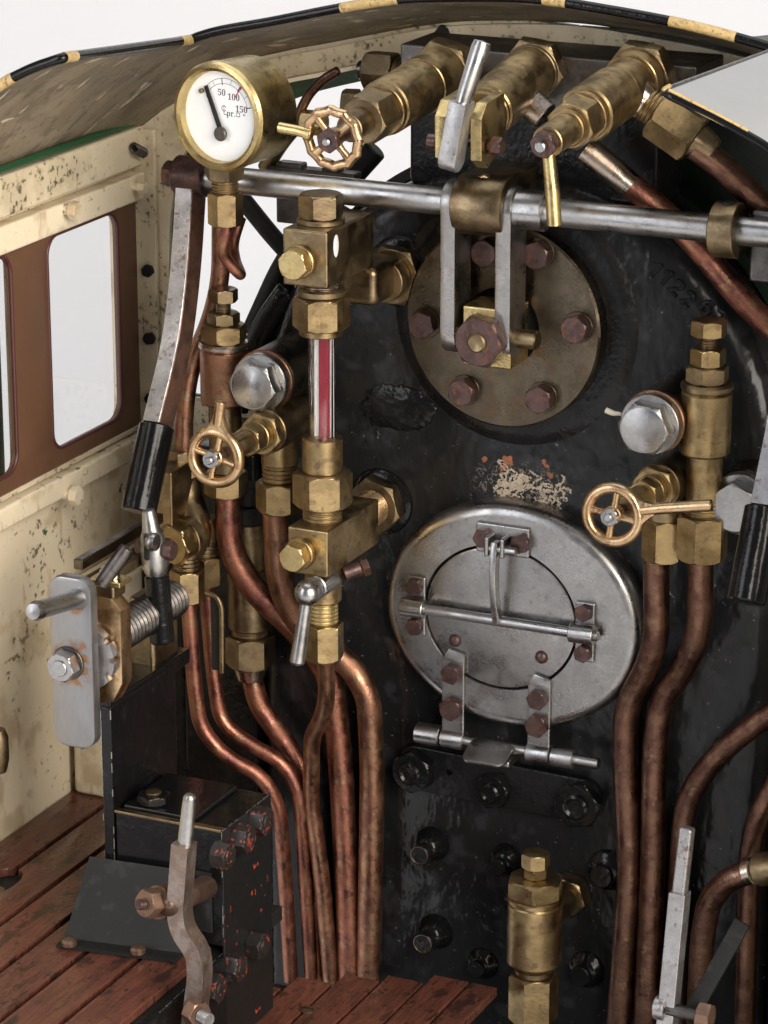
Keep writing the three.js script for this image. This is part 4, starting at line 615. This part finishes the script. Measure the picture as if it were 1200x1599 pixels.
{ const t = wpipe('brown copper pipe with tan union bending down beside the steel lever', copperBrownShade, 4.7, [[164.4, -109.3, 30.0], [156.6, -113.7, 30.0], [148.1, -124.8, 28.0], [145.0, -143.6, 26.0], [143.3, -183.5, 22.0]], 24); stack(t, [162.2, -110.0, 30.0], sub([162.2, -110.0, 30.0], [171.6, -106.2, 31.0]), [['ferrule', cyl(5.3, 5, 1), solder], ['union', cyl(6.2, 26, 1), brassOld]]); }
wpipe('dark copper pipe rising behind the tan union at the shaded edge', copperBrownShade, 4.3, [[169.1, -76.4, 12.0], [161.0, -93.5, 12.0], [157.9, -112.4, 12.0], [157.9, -185.9, 10.0]], 20);
// dark pipes and bracket seen through the look-out opening
wpipe('black diagonal pipe crossing the look-out opening', blackMatt, 4.8, [[-19.0, 135.6, -32.0], [-42.7, 109.2, -32.0], [-58.9, 84.7, -30.0], [-70.1, 58.1, -26.0]], 8, { name: 'dark_pipe' });
wpipe('black pipe below the diagonal one, behind the water gauge', blackMatt, 4.2, [[-25.8, 113.3, -20.0], [-45.4, 85.7, -20.0], [-64.6, 55.4, -18.0], [-71.5, 28.8, -15.0]], 8, { name: 'dark_pipe' });
{ const c = [-36.6, 129.1, -14.0], t = thing('pipe_bracket', 'dark steel bracket behind the regulator shaft', 'bracket', c); part(t, 'strap', box(38, 2.6, 7, 0.5), steelDark, c); part(t, 'leg', box(11, 24, 6, 0.8), steelDark, [-46.0, 120.2, -14.0]); part(t, 'leg', box(7, 20, 6, 0.8), steelDark, [-28.3, 121.8, -14.0]); }
wpipe('short dark pipe slanting down behind the gauge stem', blackMatt, 3.6, [[-81.4, 123.6, -22.0], [-60.0, 99.4, -24.0], [-50.7, 89.5, -26.0]], 6, { name: 'dark_pipe' });
wpipe('flat black conduit tucked behind the check valve screw', blackPaint, 5.4, [[-44.5, 82.0, -8.0], [-53.7, 69.4, -8.0], [-61.8, 52.9, -8.0]], 6, { name: 'dark_pipe' });
// ================================================================== firehole door
{
  const c = [58.0, -31.8, 10.0], X = c[0], Y = c[1], t = thing('firehole_door', 'oval bright steel firehole door ring with hinged flap and rusty bolts', 'door', [X, Y, 0]);
  const RX = 53.5, RYY = 45.5, N = 96, prof = [[1, 0], [1, 5.5], [0.985, 8], [0.955, 9.7], [0.915, 10.2], [0.9, 10.2]];
  // dished ring with a rolled outer edge, flat face with an oval opening
  const pos = [], idx = []; const oval = a => [Math.cos(a), Math.sin(a)];
  const ring = [...prof.map(([k, z]) => a => [RX * (1 - (1 - k)) * Math.cos(a), RYY * (1 - (1 - k) * 1.15) * Math.sin(a), z]), a => [32.2 * Math.cos(a) - 4, 29.4 * Math.sin(a) - 0.5, 10.2], a => [31.8 * Math.cos(a) - 4, 29 * Math.sin(a) - 0.5, 9.6], a => [31.8 * Math.cos(a) - 4, 29 * Math.sin(a) - 0.5, 2]];
  ring.forEach(f => { for (let i = 0; i < N; i++) pos.push(...f(i / N * Math.PI * 2)); });
  for (let j = 0; j < ring.length - 1; j++) for (let i = 0; i < N; i++) { const a = j * N + i, b = j * N + (i + 1) % N; idx.push(a, b, a + N, b, b + N, a + N); }
  const g = new THREE.BufferGeometry(); g.setAttribute('position', new THREE.Float32BufferAttribute(pos, 3)); g.setIndex(idx);
  part(t, 'ring', cr(g, 0.6), steelDoor, [X, Y, 0.3]);
  part(t, 'flap', plate(shapeOf(ell(-4, -0.5, 31.1, 28.3, 80)), 3, 0.5), steelDoor, [X, Y, 7.3]);
  part(t, 'back_plate', plate(shapeOf(ell(-4, -0.5, 31.9, 29.1, 64)), 1, 0), blackMatt, [X, Y, 1]);
  for (const q of [[35.2, -44.5, 11.0], [71.4, -45.6, 11.0]]) part(t, 'rivet', lathe([[0, 0], [2.7, 0], [2.4, 0.9], [1.5, 1.7], [0, 2]], 24, 1), rustHead, [q[0], q[1], 10.2], 'z');
  const rod0 = [18.4, -32.8, 16.0], rod1 = [95.9, -31.5, 16.0], ry = (rod0[1] + rod1[1]) / 2;
  part(t, 'pivot_rod', cyl(2.1, rod1[0] - rod0[0], 0.5), steel, [rod0[0], ry, 14], 'x');
  for (const [q, s] of [[[19.1, -32.8, 14.0], -1], [[89.4, -32.1, 14.0], 1]]) {
    const b = part(t, 'bracket', box(8, 24, 1.5, 1), steelDoor, [q[0], ry, 11.2]);
    part(b, 'saddle', lathe([[2.2, 0], [3.6, 0], [3.8, 0.3], [3.8, 9.4], [3.6, 9.7], [2.2, 9.7], [2.2, 0]], 28), steel, [q[0] - 4.9, ry, 14], 'x');
    for (const k of [-1, 1]) part(b, 'bolt', hex(6.2, 2.8, rnd() * 2), rustHead, [q[0], ry + k * 8.2, 11.9], 'z');
  }
  // top latch plate with its hook
  const lt = [55.2, -0.2, 13.0]; const lp = part(t, 'latch_plate', box(22, 12, 1.6, 0.8), steelDoor, [lt[0], lt[1], 11.2]);
  for (const k of [-1, 1]) part(lp, 'bolt', hex(7, 2.8, rnd() * 2), rustHead, [lt[0] + k * 7.4 + (k > 0 ? 0.6 : 0), lt[1] + 0.2, 11.9], 'z');
  for (const k of [-1, 1]) part(lp, 'lug', box(1.8, 8, 8, 0.8), steelDoor, [lt[0] + k * 3.2 - 0.4, lt[1] - 1, 15.5]);
  part(lp, 'latch_pin', cyl(1.7, 13, 0.4), steel, [lt[0] - 5, lt[1] - 2, 17], 'x');
  const hook = []; for (let i = 0; i <= 24; i++) { const f = i / 24; hook.push([14.5 + 3.6 * Math.sin(Math.PI * (0.2 + 0.8 * f)), lt[1] + 1 - f * (lt[1] + 1 - ry)]); }
  const hs = shapeOf([...hook.map(([z, y]) => [z + 2.6 - 1.0 * 0, y]), ...hook.slice().reverse().map(([z, y]) => [z - 1.6, y])]); const hg = plate(hs, 2.8, 0.5); hg.rotateY(-Math.PI / 2); hg.translate(1.4, 0, 0);
  part(t, 'hook', hg, steel, [lt[0] - 0.4, 0, 0]);
  // two hinge straps, hinge pin and foot tab below
  const h0 = [19.1, -86.5, 10.0], h1 = [96.4, -86.6, 10.0], hy = 0.5 * (h0[1] + h1[1]) + 1.2;
  for (const [a, b] of [[[34.7, -57.2, 12.0], [35.6, -71.7, 12.0]], [[70.8, -61.9, 12.0], [71.7, -72.6, 12.0]]]) {
    const xx = (a[0] + b[0]) / 2, top = a[1] + 5.4, st2 = part(t, 'hinge_strap', box(9.4, top - hy, 1.6, 0.5), steelDoor, [xx, (top + hy) / 2, 11.3]);
    part(st2, 'strap_tip', plate(shapeOf([[-4.7, 0], [4.7, 0], [4.7, 3.5], [-2, 5]]), 1.6, 0.3), steelDoor, [xx, top - 0.8, 10.5]);
    for (const q of [a, b]) part(st2, 'bolt', hex(q === b ? 8.4 : 7.2, 3.4, rnd() * 2), rustHead, [xx, q[1], 12], 'z');
    part(st2, 'knuckle', cyl(4, 9.8, 0.4), steel, [xx - 5, hy, 10.5], 'x');
  }
  const kx0 = h0[0]; part(t, 'hinge_pin', cyl(2.2, h1[0] - h0[0] - 1, 0.3), steelDoor, [kx0 + 0.5, hy, 10.5], 'x');
  part(t, 'end_knuckle', cyl(4.2, 10.5, 0.4), steel, [kx0, hy, 10.5], 'x'); const ek = [81.0, -86.4, 10.0][0]; part(t, 'end_knuckle', cyl(3.9, 9.4, 0.4), steel, [ek - 4.4, hy, 10.5], 'x');
  const tb = [52.8, -89.4, 18.0]; part(t, 'foot_tab', plate(shapeOf(rrect(-9, -6.5, 9, 7, 3.4)), 1.6, 0.5), steelDoor, [tb[0], tb[1] + 3, 18], [0, 0.36, -0.93]);
  part(t, 'tab_arm', box(9, 3, 10, 1), steelDoor, [tb[0] + 4, hy - 4.4, 12]);
}
// ================================================================== lower brass cock
{
  const b = [78.3, -188.9, 30.0], t = thing('washout_valve', 'stout brass valve with hexagon cap low on the backhead', 'valve', b), h = n => n * 0.256;
  stack(t, b, 'y', [['base_hex', hex(17, h(78), 0.52), brass], ['neck', cyl(7.4, h(10)), brassOld], ['body', lathe([[0, 0], [8, 0], [10.2, 2.4], [10.6, 3], [10.6, 27.4], [10.2, 28], [0, 28]], 40), brass], ['lip', cyl(10.8, h(10), 0.6), brass], ['cap_hex', hex(19.6, h(30), 0.25), brass], ['gland_nut', hex(8.4, h(16), 0.2), brass], ['screw_head', hex(9.6, h(24), 0.5), brass]]);
  const s = [81.9, -145.7, 6.0]; stack(t, [s[0], s[1], 0.2], 'z', [['lock_nut', hex(15, 8, 0.2), brassOld], ['branch', cyl(6, 18), brassOld]]);
}
// ================================================================== black stand, reverser and levers on the platform
{
  const t = thing('reverser_stand', 'chipped black box stand with bolted side and brass edge line', 'stand', [-30, -133, 100]);
  part(t, 'box', box(44.4, 46.4, 39, 0.7), blackGloss, [-28.6, -109.6, 107.5]);
  part(t, 'side_face', box(0.8, 150, 39, 0.2), redChip, [-6.2, -161.4, 107.6]);
  part(t, 'upright', box(4.2, 88, 50, 0.6), blackGloss, [-53.4, -89, 102.6]);
  part(t, 'top_lip', box(44.6, 1.2, 3, 0.3), brassOld, [-28.7, -86.2, 126]);
  part(t, 'lid', box(30, 2, 34, 0.6), blackGloss, [-34, -85.3, 107]);
  stack(t, [-39.6, -84.0, 117.8], 'y', [['lid_nut', hex(11, 3.4, 0.3), blackGloss], ['nut_rim', cyl(3, 0.8), brassOld]]);
  for (const q of [[0.0, -92.5, 132.8], [0.0, -92.4, 116.5], [0.0, -91.0, 102.5], [0.0, -142.1, 141.4], [0.0, -141.3, 124.6], [0.0, -140.1, 106.3]]) { const b = part(t, 'side_bolt', hex(9.6, 6, rnd() * 2), redHead, [-5.9, q[1], q[2]], 'x'); part(b, 'bolt_face', lathe([[0, 0], [3, 0], [2.8, 0.5], [0, 0.6]], 20), redHead, [0.05, q[1], q[2]], 'x'); }
  for (const e of [[[-6.4, -86.4, 89], [-6.3, -86.3, 127]], [[-6.3, -86.5, 127], [-6.3, -134, 127.1]], [[-20, -86.4, 127.1], [-6.4, -86.4, 127.1]], [[-51.3, -46, 127.6], [-51.3, -132, 127.6]], [[-55.5, -46, 127.6], [-55.5, -132, 127.6]], [[-6, -134.5, 128], [-3.7, -135, 200]]]) { const A = V(e[0]), B = V(e[1]), n = Math.max(4, Math.round(A.distanceTo(B) / 5)); for (let i = 0; i < n; i++) if (rnd() < 0.72) part(t, 'worn_edge', tube([A.clone().lerp(B, (i + 0.3 * rnd()) / n), A.clone().lerp(B, (i + 0.7 + 0.35 * rnd()) / n)], 0.16 + 0.16 * rnd(), 1, 6), steelDoor, [0, 0, 0]); }
  part(t, 'slot', box(14, 24, 1, 0.2), blackMatt, [-17.5, -115.4, 127.6]);
}
{
  const t = thing('cover_plate', 'sloping matt black cover plate screwed to the planks', 'plate', [-40.9, -132.8, 142.2]);
  const A = [-62.1, -132.6, 146.6], B = [-16.1, -132.6, 139.4], C = [-60.7, -106.2, 128.5], D = [-18.1, -104.1, 128.5];
  part(t, 'sheet', slab([[A, B], [C, D]], 1.6, [0, 0.6, 0.8]), blackMatt, [0, 0, 0]);
  part(t, 'flange', slab([[A, B], [add(A, [0, 0, 7]), add(B, [0, 0, 7])]], 1.4, [0, 1, 0]), blackMatt, [0, 0, 0]);
  for (const q of [[-57.2, -131.0, 149.2], [-31.1, -131.0, 144.1]]) part(t, 'screw', lathe([[0, 0], [2.9, 0], [2.9, 1.4], [2, 2.2], [0, 2.4]], 24), rustBar, add(q, [0, 0, 3]), 'y');
}
{
  const pc = [-53.7, -20.3, 150.0], t = thing('reverser', 'screw reverser with rust-stained steel crank plate, threaded spindle and copper bearing', 'reverser', pc), X = pc[0], Y = pc[1];
  const o = [...rrect(-8.6, -32.5, 8.6, 32.5, 5.5, 8)]; const rustMap = colTex(512, (u, v) => { const x = (u - 0.5) * 20, y = (v - 0.5) * 68; let k = mix([0.3, 0.3, 0.305], [0.26, 0.26, 0.265], fbm(u, v, 20, 501)); const r = Math.hypot(x, y) / 9 + 1.0 * (fbm(u, v * 2, 9, 503) - 0.5), r2 = Math.hypot(x - 2, y - 23) / 4.6 + 0.7 * (fbm(u, v * 2, 12, 505) - 0.5); k = mix(k, [0.3, 0.13, 0.035], (1 - st(0.7, 1.15, r)) * 0.85 * st(0.35, 0.55, fbm(u, v * 2, 14, 507))); return mix(k, [0.26, 0.12, 0.045], (1 - st(0.7, 1.1, r2)) * 0.8); });
  const pg = plate(shapeOf(o), 5, 0.5), pp = pg.attributes.position, pu = new Float32Array(pp.count * 2); for (let i = 0; i < pp.count; i++) { pu[2 * i] = 0.5 + pp.getX(i) / 20; pu[2 * i + 1] = 0.5 + pp.getY(i) / 68; } pg.setAttribute('uv', new THREE.BufferAttribute(pu, 2)); pg.userData.keepUV = true;
  const pm = metal(rustMap, 0.5, { metalness: 0.9, bumpScale: 0.00002 }); pm.userData.own = true;
  part(t, 'crank_plate', pg, pm, [X, Y, 145]);
  const pin = [-50.7, 4.6, 151.0]; stack(t, [pin[0], pin[1], 149.8], sub([-51.3, 4.2, 150.0], [-50.4, 8.9, 176.0]), [['crank_pin', lathe([[0, 0], [4, 0], [3.3, 4], [3.2, 26], [3.6, 30], [2.8, 32.6], [0, 33.4]], 32), steel]]);
  stack(t, [-55.1, -20.3, 150.0], 'z', [['hub_washer', cyl(6.4, 0.7), steelDark], ['hub_bolt', hex(10, 5.5, 0.2), steel], ['hub_tip', cyl(3, 0.6), steel]]);
  stack(t, [X + 6, Y + 27, 138], sub([-49.9, 2.2, 138.0], [-44.8, 10.7, 134.0]), [['latch_handle', lathe([[0, 0], [2.6, 0], [3, 14], [2.7, 16.4], [0, 17]], 28), steelDark]]);
  const ax = V([X, Y, 145]);   // spindle runs back towards the backhead
  part(t, 'notched_wheel', (() => { const p = []; for (let i = 0; i < 120; i++) { const a = i / 120 * Math.PI * 2, r = (i % 12) < 3 ? 10.4 : 12.4; p.push([r * Math.cos(a), r * Math.sin(a)]); } return plate(shapeOf(p), 4, 0.3); })(), steelRusty, [X + 1, Y, 139]);
  const blk = shapeOf([[-9, -14], [-3, -19], [9, -16], [13, -8], [13, 20], [8, 25], [-9, 25]]); part(t, 'bearing_block', plate(blk, 8, 1), gilt, [X + 0.5, Y - 2, 129.5]);
  part(t, 'block_cap', box(12, 5, 9, 1), brassOld, [X + 5, Y + 24, 133]);
  part(t, 'cap_plate', box(13, 2, 9, 0.4), brassBright, [X + 7, Y + 27.4, 133]); part(t, 'cap_bolt', hex(6.6, 4, 0.3), steel, [X + 7, Y + 28.2, 133], 'y');
  part(t, 'screw', thread(7.4, 60, 2.6), steelDark, [X - 2, Y - 1, 70], 'z');
  part(t, 'nut_block', box(11, 32, 20, 2), brassOld, [X - 6.5, Y - 12, 78]);
  part(t, 'top_bar', box(8, 4, 54, 0.6), brassOld, [X - 9, Y + 19, 92]);
  part(t, 'top_bar', box(4, 4, 62, 0.6), bronze, [X - 17, Y + 24, 84]);
  part(t, 'bed', box(20, 6, 62, 0.8), blackGloss, [X - 8, Y - 25.5, 96]);
}
{
  const a = [-40.5, -22.7, 60.0], t = thing('guard_strip', 'thin brass edged black strip behind the thin copper pipes', 'strip', a); part(t, 'strip', tube([[-57.9, -29.1, 40.0], [-52.8, -30.2, 40.0], [-51.0, -34.7, 40.0], [-51.4, -61.4, 40.0]], 1.2, 4, 8), brassOld, [0, 0, 0]); part(t, 'backing', box(4, 30, 1.4, 0.4), blackMatt, [-54.8, -46.6, 38.0]);
}
{
  const a = [-55.7, 19.1, 88.0], b = [-53.8, 5.8, 88.0], c = [-52.5, -8.6, 88.0], e = [-49.8, -32.0, 90.0], t = thing('clevis_link', 'steel clevis joint with rusty pin and hanging black sleeve', 'link', b);
  const d = sub(b, c);
  stack(t, a, sub(a, b), [['upper_rod', cone(2.4, 3.6, 9), steel]]);
  const fl = lathe([[0, 0], [2.8, 0], [4.6, 4], [5.2, 8], [5.2, 15], [4.2, 18], [3.2, 20], [0, 20]], 32); part(t, 'fork', fl, steel, [-54.7, 12.8, 88.0], sub([-54.7, 12.8, 88.0], c));
  part(t, 'fork_slot', box(3.6, 11, 10.9, 1.6), blackMatt, b); part(t, 'eye', lathe([[0, 0], [3.2, 0], [3.6, 1], [3.6, 2.4], [3.2, 3.4], [0, 3.4]], 24), steel, add([-51.3, 8.7, 93.0], [-1.7, 0, 0]), 'x');
  stack(t, [-60.4, 4.4, 88.0], 'x', [['pin_head', hex(6, 2.6), rustHead], ['pin', cyl(1.8, 9), rustHead], ['pin_nut', hex(6.6, 3.6, 0.2), rustHead]]);
  stack(t, [-53.3, -4.9, 88.0], sub([-53.3, -4.9, 88.0], c), [['lower_rod', cyl(3, 8), steel]]);
  part(t, 'sleeve', cyl(4.7, 26, 0.6), blackGloss, e, sub(e, c));
}
{
  const t = thing('drain_lever', 'cranked rust-brown steel lever pivoted in front of the black box', 'lever', [-7.6, -152.0, 150.0]);
  const z = 168, path = [[0.7, -72.9, 168.0], [-1.9, -99.1, 168.0], [0.0, -106.3, 169.0], [6.6, -113.0, 170.0], [7.2, -121.4, 170.0], [3.9, -143.6, 170.0]], fp = fillet(path, 9);
  const rows = [[], [], [], []]; fp.forEach((p, i) => { const tt = (fp[i + 1] || p).clone().sub(fp[i - 1] || p).normalize(), s = new THREE.Vector3(tt.y, -tt.x, 0).normalize().multiplyScalar(-3.3); for (const [k, sx, dz] of [[0, 1, 3.6], [1, -1, 3.6], [2, -1, -3.6], [3, 1, -3.6]]) rows[k].push([p.x + s.x * sx, p.y + s.y * sx, p.z + dz]); });
  const pos = [], idx = [], n = fp.length; for (let i = 0; i < n; i++) for (let k = 0; k < 4; k++) pos.push(...rows[k][i]); for (let i = 0; i < n - 1; i++) for (let k = 0; k < 4; k++) { const a = i * 4 + k, b = i * 4 + (k + 1) % 4; idx.push(a, b, a + 4, b, b + 4, a + 4); } idx.push(0, 2, 1, 0, 3, 2); const e = (n - 1) * 4; idx.push(e, e + 1, e + 2, e, e + 2, e + 3);
  const g = new THREE.BufferGeometry(); g.setAttribute('position', new THREE.Float32BufferAttribute(pos, 3)); g.setIndex(idx); part(t, 'bar', cr(g, 0.5), wornBar, [0, 0, 0]);
  part(t, 'handle', lathe([[0, 0], [2.7, 0], [2.5, 14], [2.3, 18.4], [1.6, 19.4], [0, 19.8]], 28), steel, [1.0, -73.3, 168.0], sub([1.0, -73.3, 168.0], [3.4, -54.3, 168.0]));
  stack(t, [-12.9, -95.3, 178.0], sub([-12.9, -95.3, 178.0], [-2.4, -102.6, 148.0]), [['stud', thread(2, 3, 0.9), rustHead], ['pivot_nut', hex(9.4, 6, 0.3), rustBar], ['pivot_washer', cyl(6.2, 9), rustBar]]);
  part(t, 'pivot_shaft', tube([[-4.3, -95.9, 172.0], [-10.4, -107.1, 132.0]], 4.4), rustBar, [0, 0, 0]);
  stack(t, [5.2, -135.1, 173.0], [0.9, 0, 0.4], [['link_nut', hex(9, 5), rustBar], ['link_stud', thread(2.6, 5, 1), steelRusty]]);
}
{
  const t = thing('damper_lever', 'short grey steel lever with narrowed tip in front of the right pipes', 'lever', [164.8, -130.5, 120.0]);
  const a = [161.1, -146.2, 110.0], b = [162.9, -86.8, 104.0], c = [164.2, -62.9, 102.0]; const L = sub(a, b).length(), g = new RoundedBoxGeometry(6.2, L, 7, 2, 0.5); g.translate(0, L / 2, 0);
  part(t, 'bar', g, steelRusty, a, sub(a, b)); const L2 = sub(b, c).length(), g2 = new RoundedBoxGeometry(4.8, L2 + 2, 4.8, 3, 1); g2.translate(0, L2 / 2 - 1, 0); part(t, 'tip', g2, steelRusty, b, sub(b, c));
  stack(t, [157.2, -129.9, 110.0], 'x', [['pivot_head', cyl(4.4, 4), steelRusty], ['pivot', cyl(2.4, 12), steelDark], ['pivot_nut', hex(9, 5), rustBar]]);
  const l0 = [169.0, -132.2, 104.0], l1 = [181.7, -100.8, 90.0]; const LL = sub(l0, l1).length(), lg = new RoundedBoxGeometry(6, LL, 2.4, 2, 0.4); lg.translate(0, LL / 2, 0); part(t, 'link', lg, blackMatt, l0, sub(l0, l1));
}
// a small brass knob that peeps in at the platform edge of the wall
{ const k = [-100.0, -69.5, 128.3], t = thing('wall_knob', 'rounded brass knob on the cream wall below the crank plate', 'knob', k); part(t, 'knob', lathe([[0, -10], [3, -9], [4.2, -4], [4.2, 5], [3, 8], [0, 9]], 28, 0.8), brassOld, k); part(t, 'stem', cyl(2, 30), brassOld, k, [-1, 0, 0]); }

// ------------------------------------------------------------------ uv in millimetres, then metres, then draw
const seenG = new Set();
scene.updateMatrixWorld(true);
scene.traverse(o => {
  if (!o.isMesh) return; o.castShadow = o.receiveShadow = true; const g = o.geometry;
  if (!g.userData.keepUV && !seenG.has(g)) {
    let n = g.index ? g.toNonIndexed() : g; const p = n.attributes.position, N = n.attributes.normal, uv = new Float32Array(p.count * 2), s = o.material.userData.uv || 60, ou = rnd() * 5, ov = rnd() * 5;
    for (let i = 0; i < p.count; i += 3) {
      let a = 0, b = 0, c = 0; for (let k = 0; k < 3; k++) { a += Math.abs(N.getX(i + k)); b += Math.abs(N.getY(i + k)); c += Math.abs(N.getZ(i + k)); }
      for (let k = 0; k < 3; k++) { const x = p.getX(i + k) / s, y = p.getY(i + k) / s, z = p.getZ(i + k) / s; let u, v; if (a >= b && a >= c) { u = z; v = y; } else if (b >= c) { u = x; v = z; } else { u = x; v = y; } uv[2 * (i + k)] = u + ou; uv[2 * (i + k) + 1] = v + ov; }
    }
    n.setAttribute('uv', new THREE.BufferAttribute(uv, 2)); n.userData = g.userData; o.geometry = n;
  }
});
scene.traverse(o => { if (o === scene || o.isCamera || o.isLight) return; o.position.multiplyScalar(MM); if (o.isMesh && !seenG.has(o.geometry)) { seenG.add(o.geometry); o.geometry.scale(MM, MM, MM); } });
renderer.render(scene, camera);
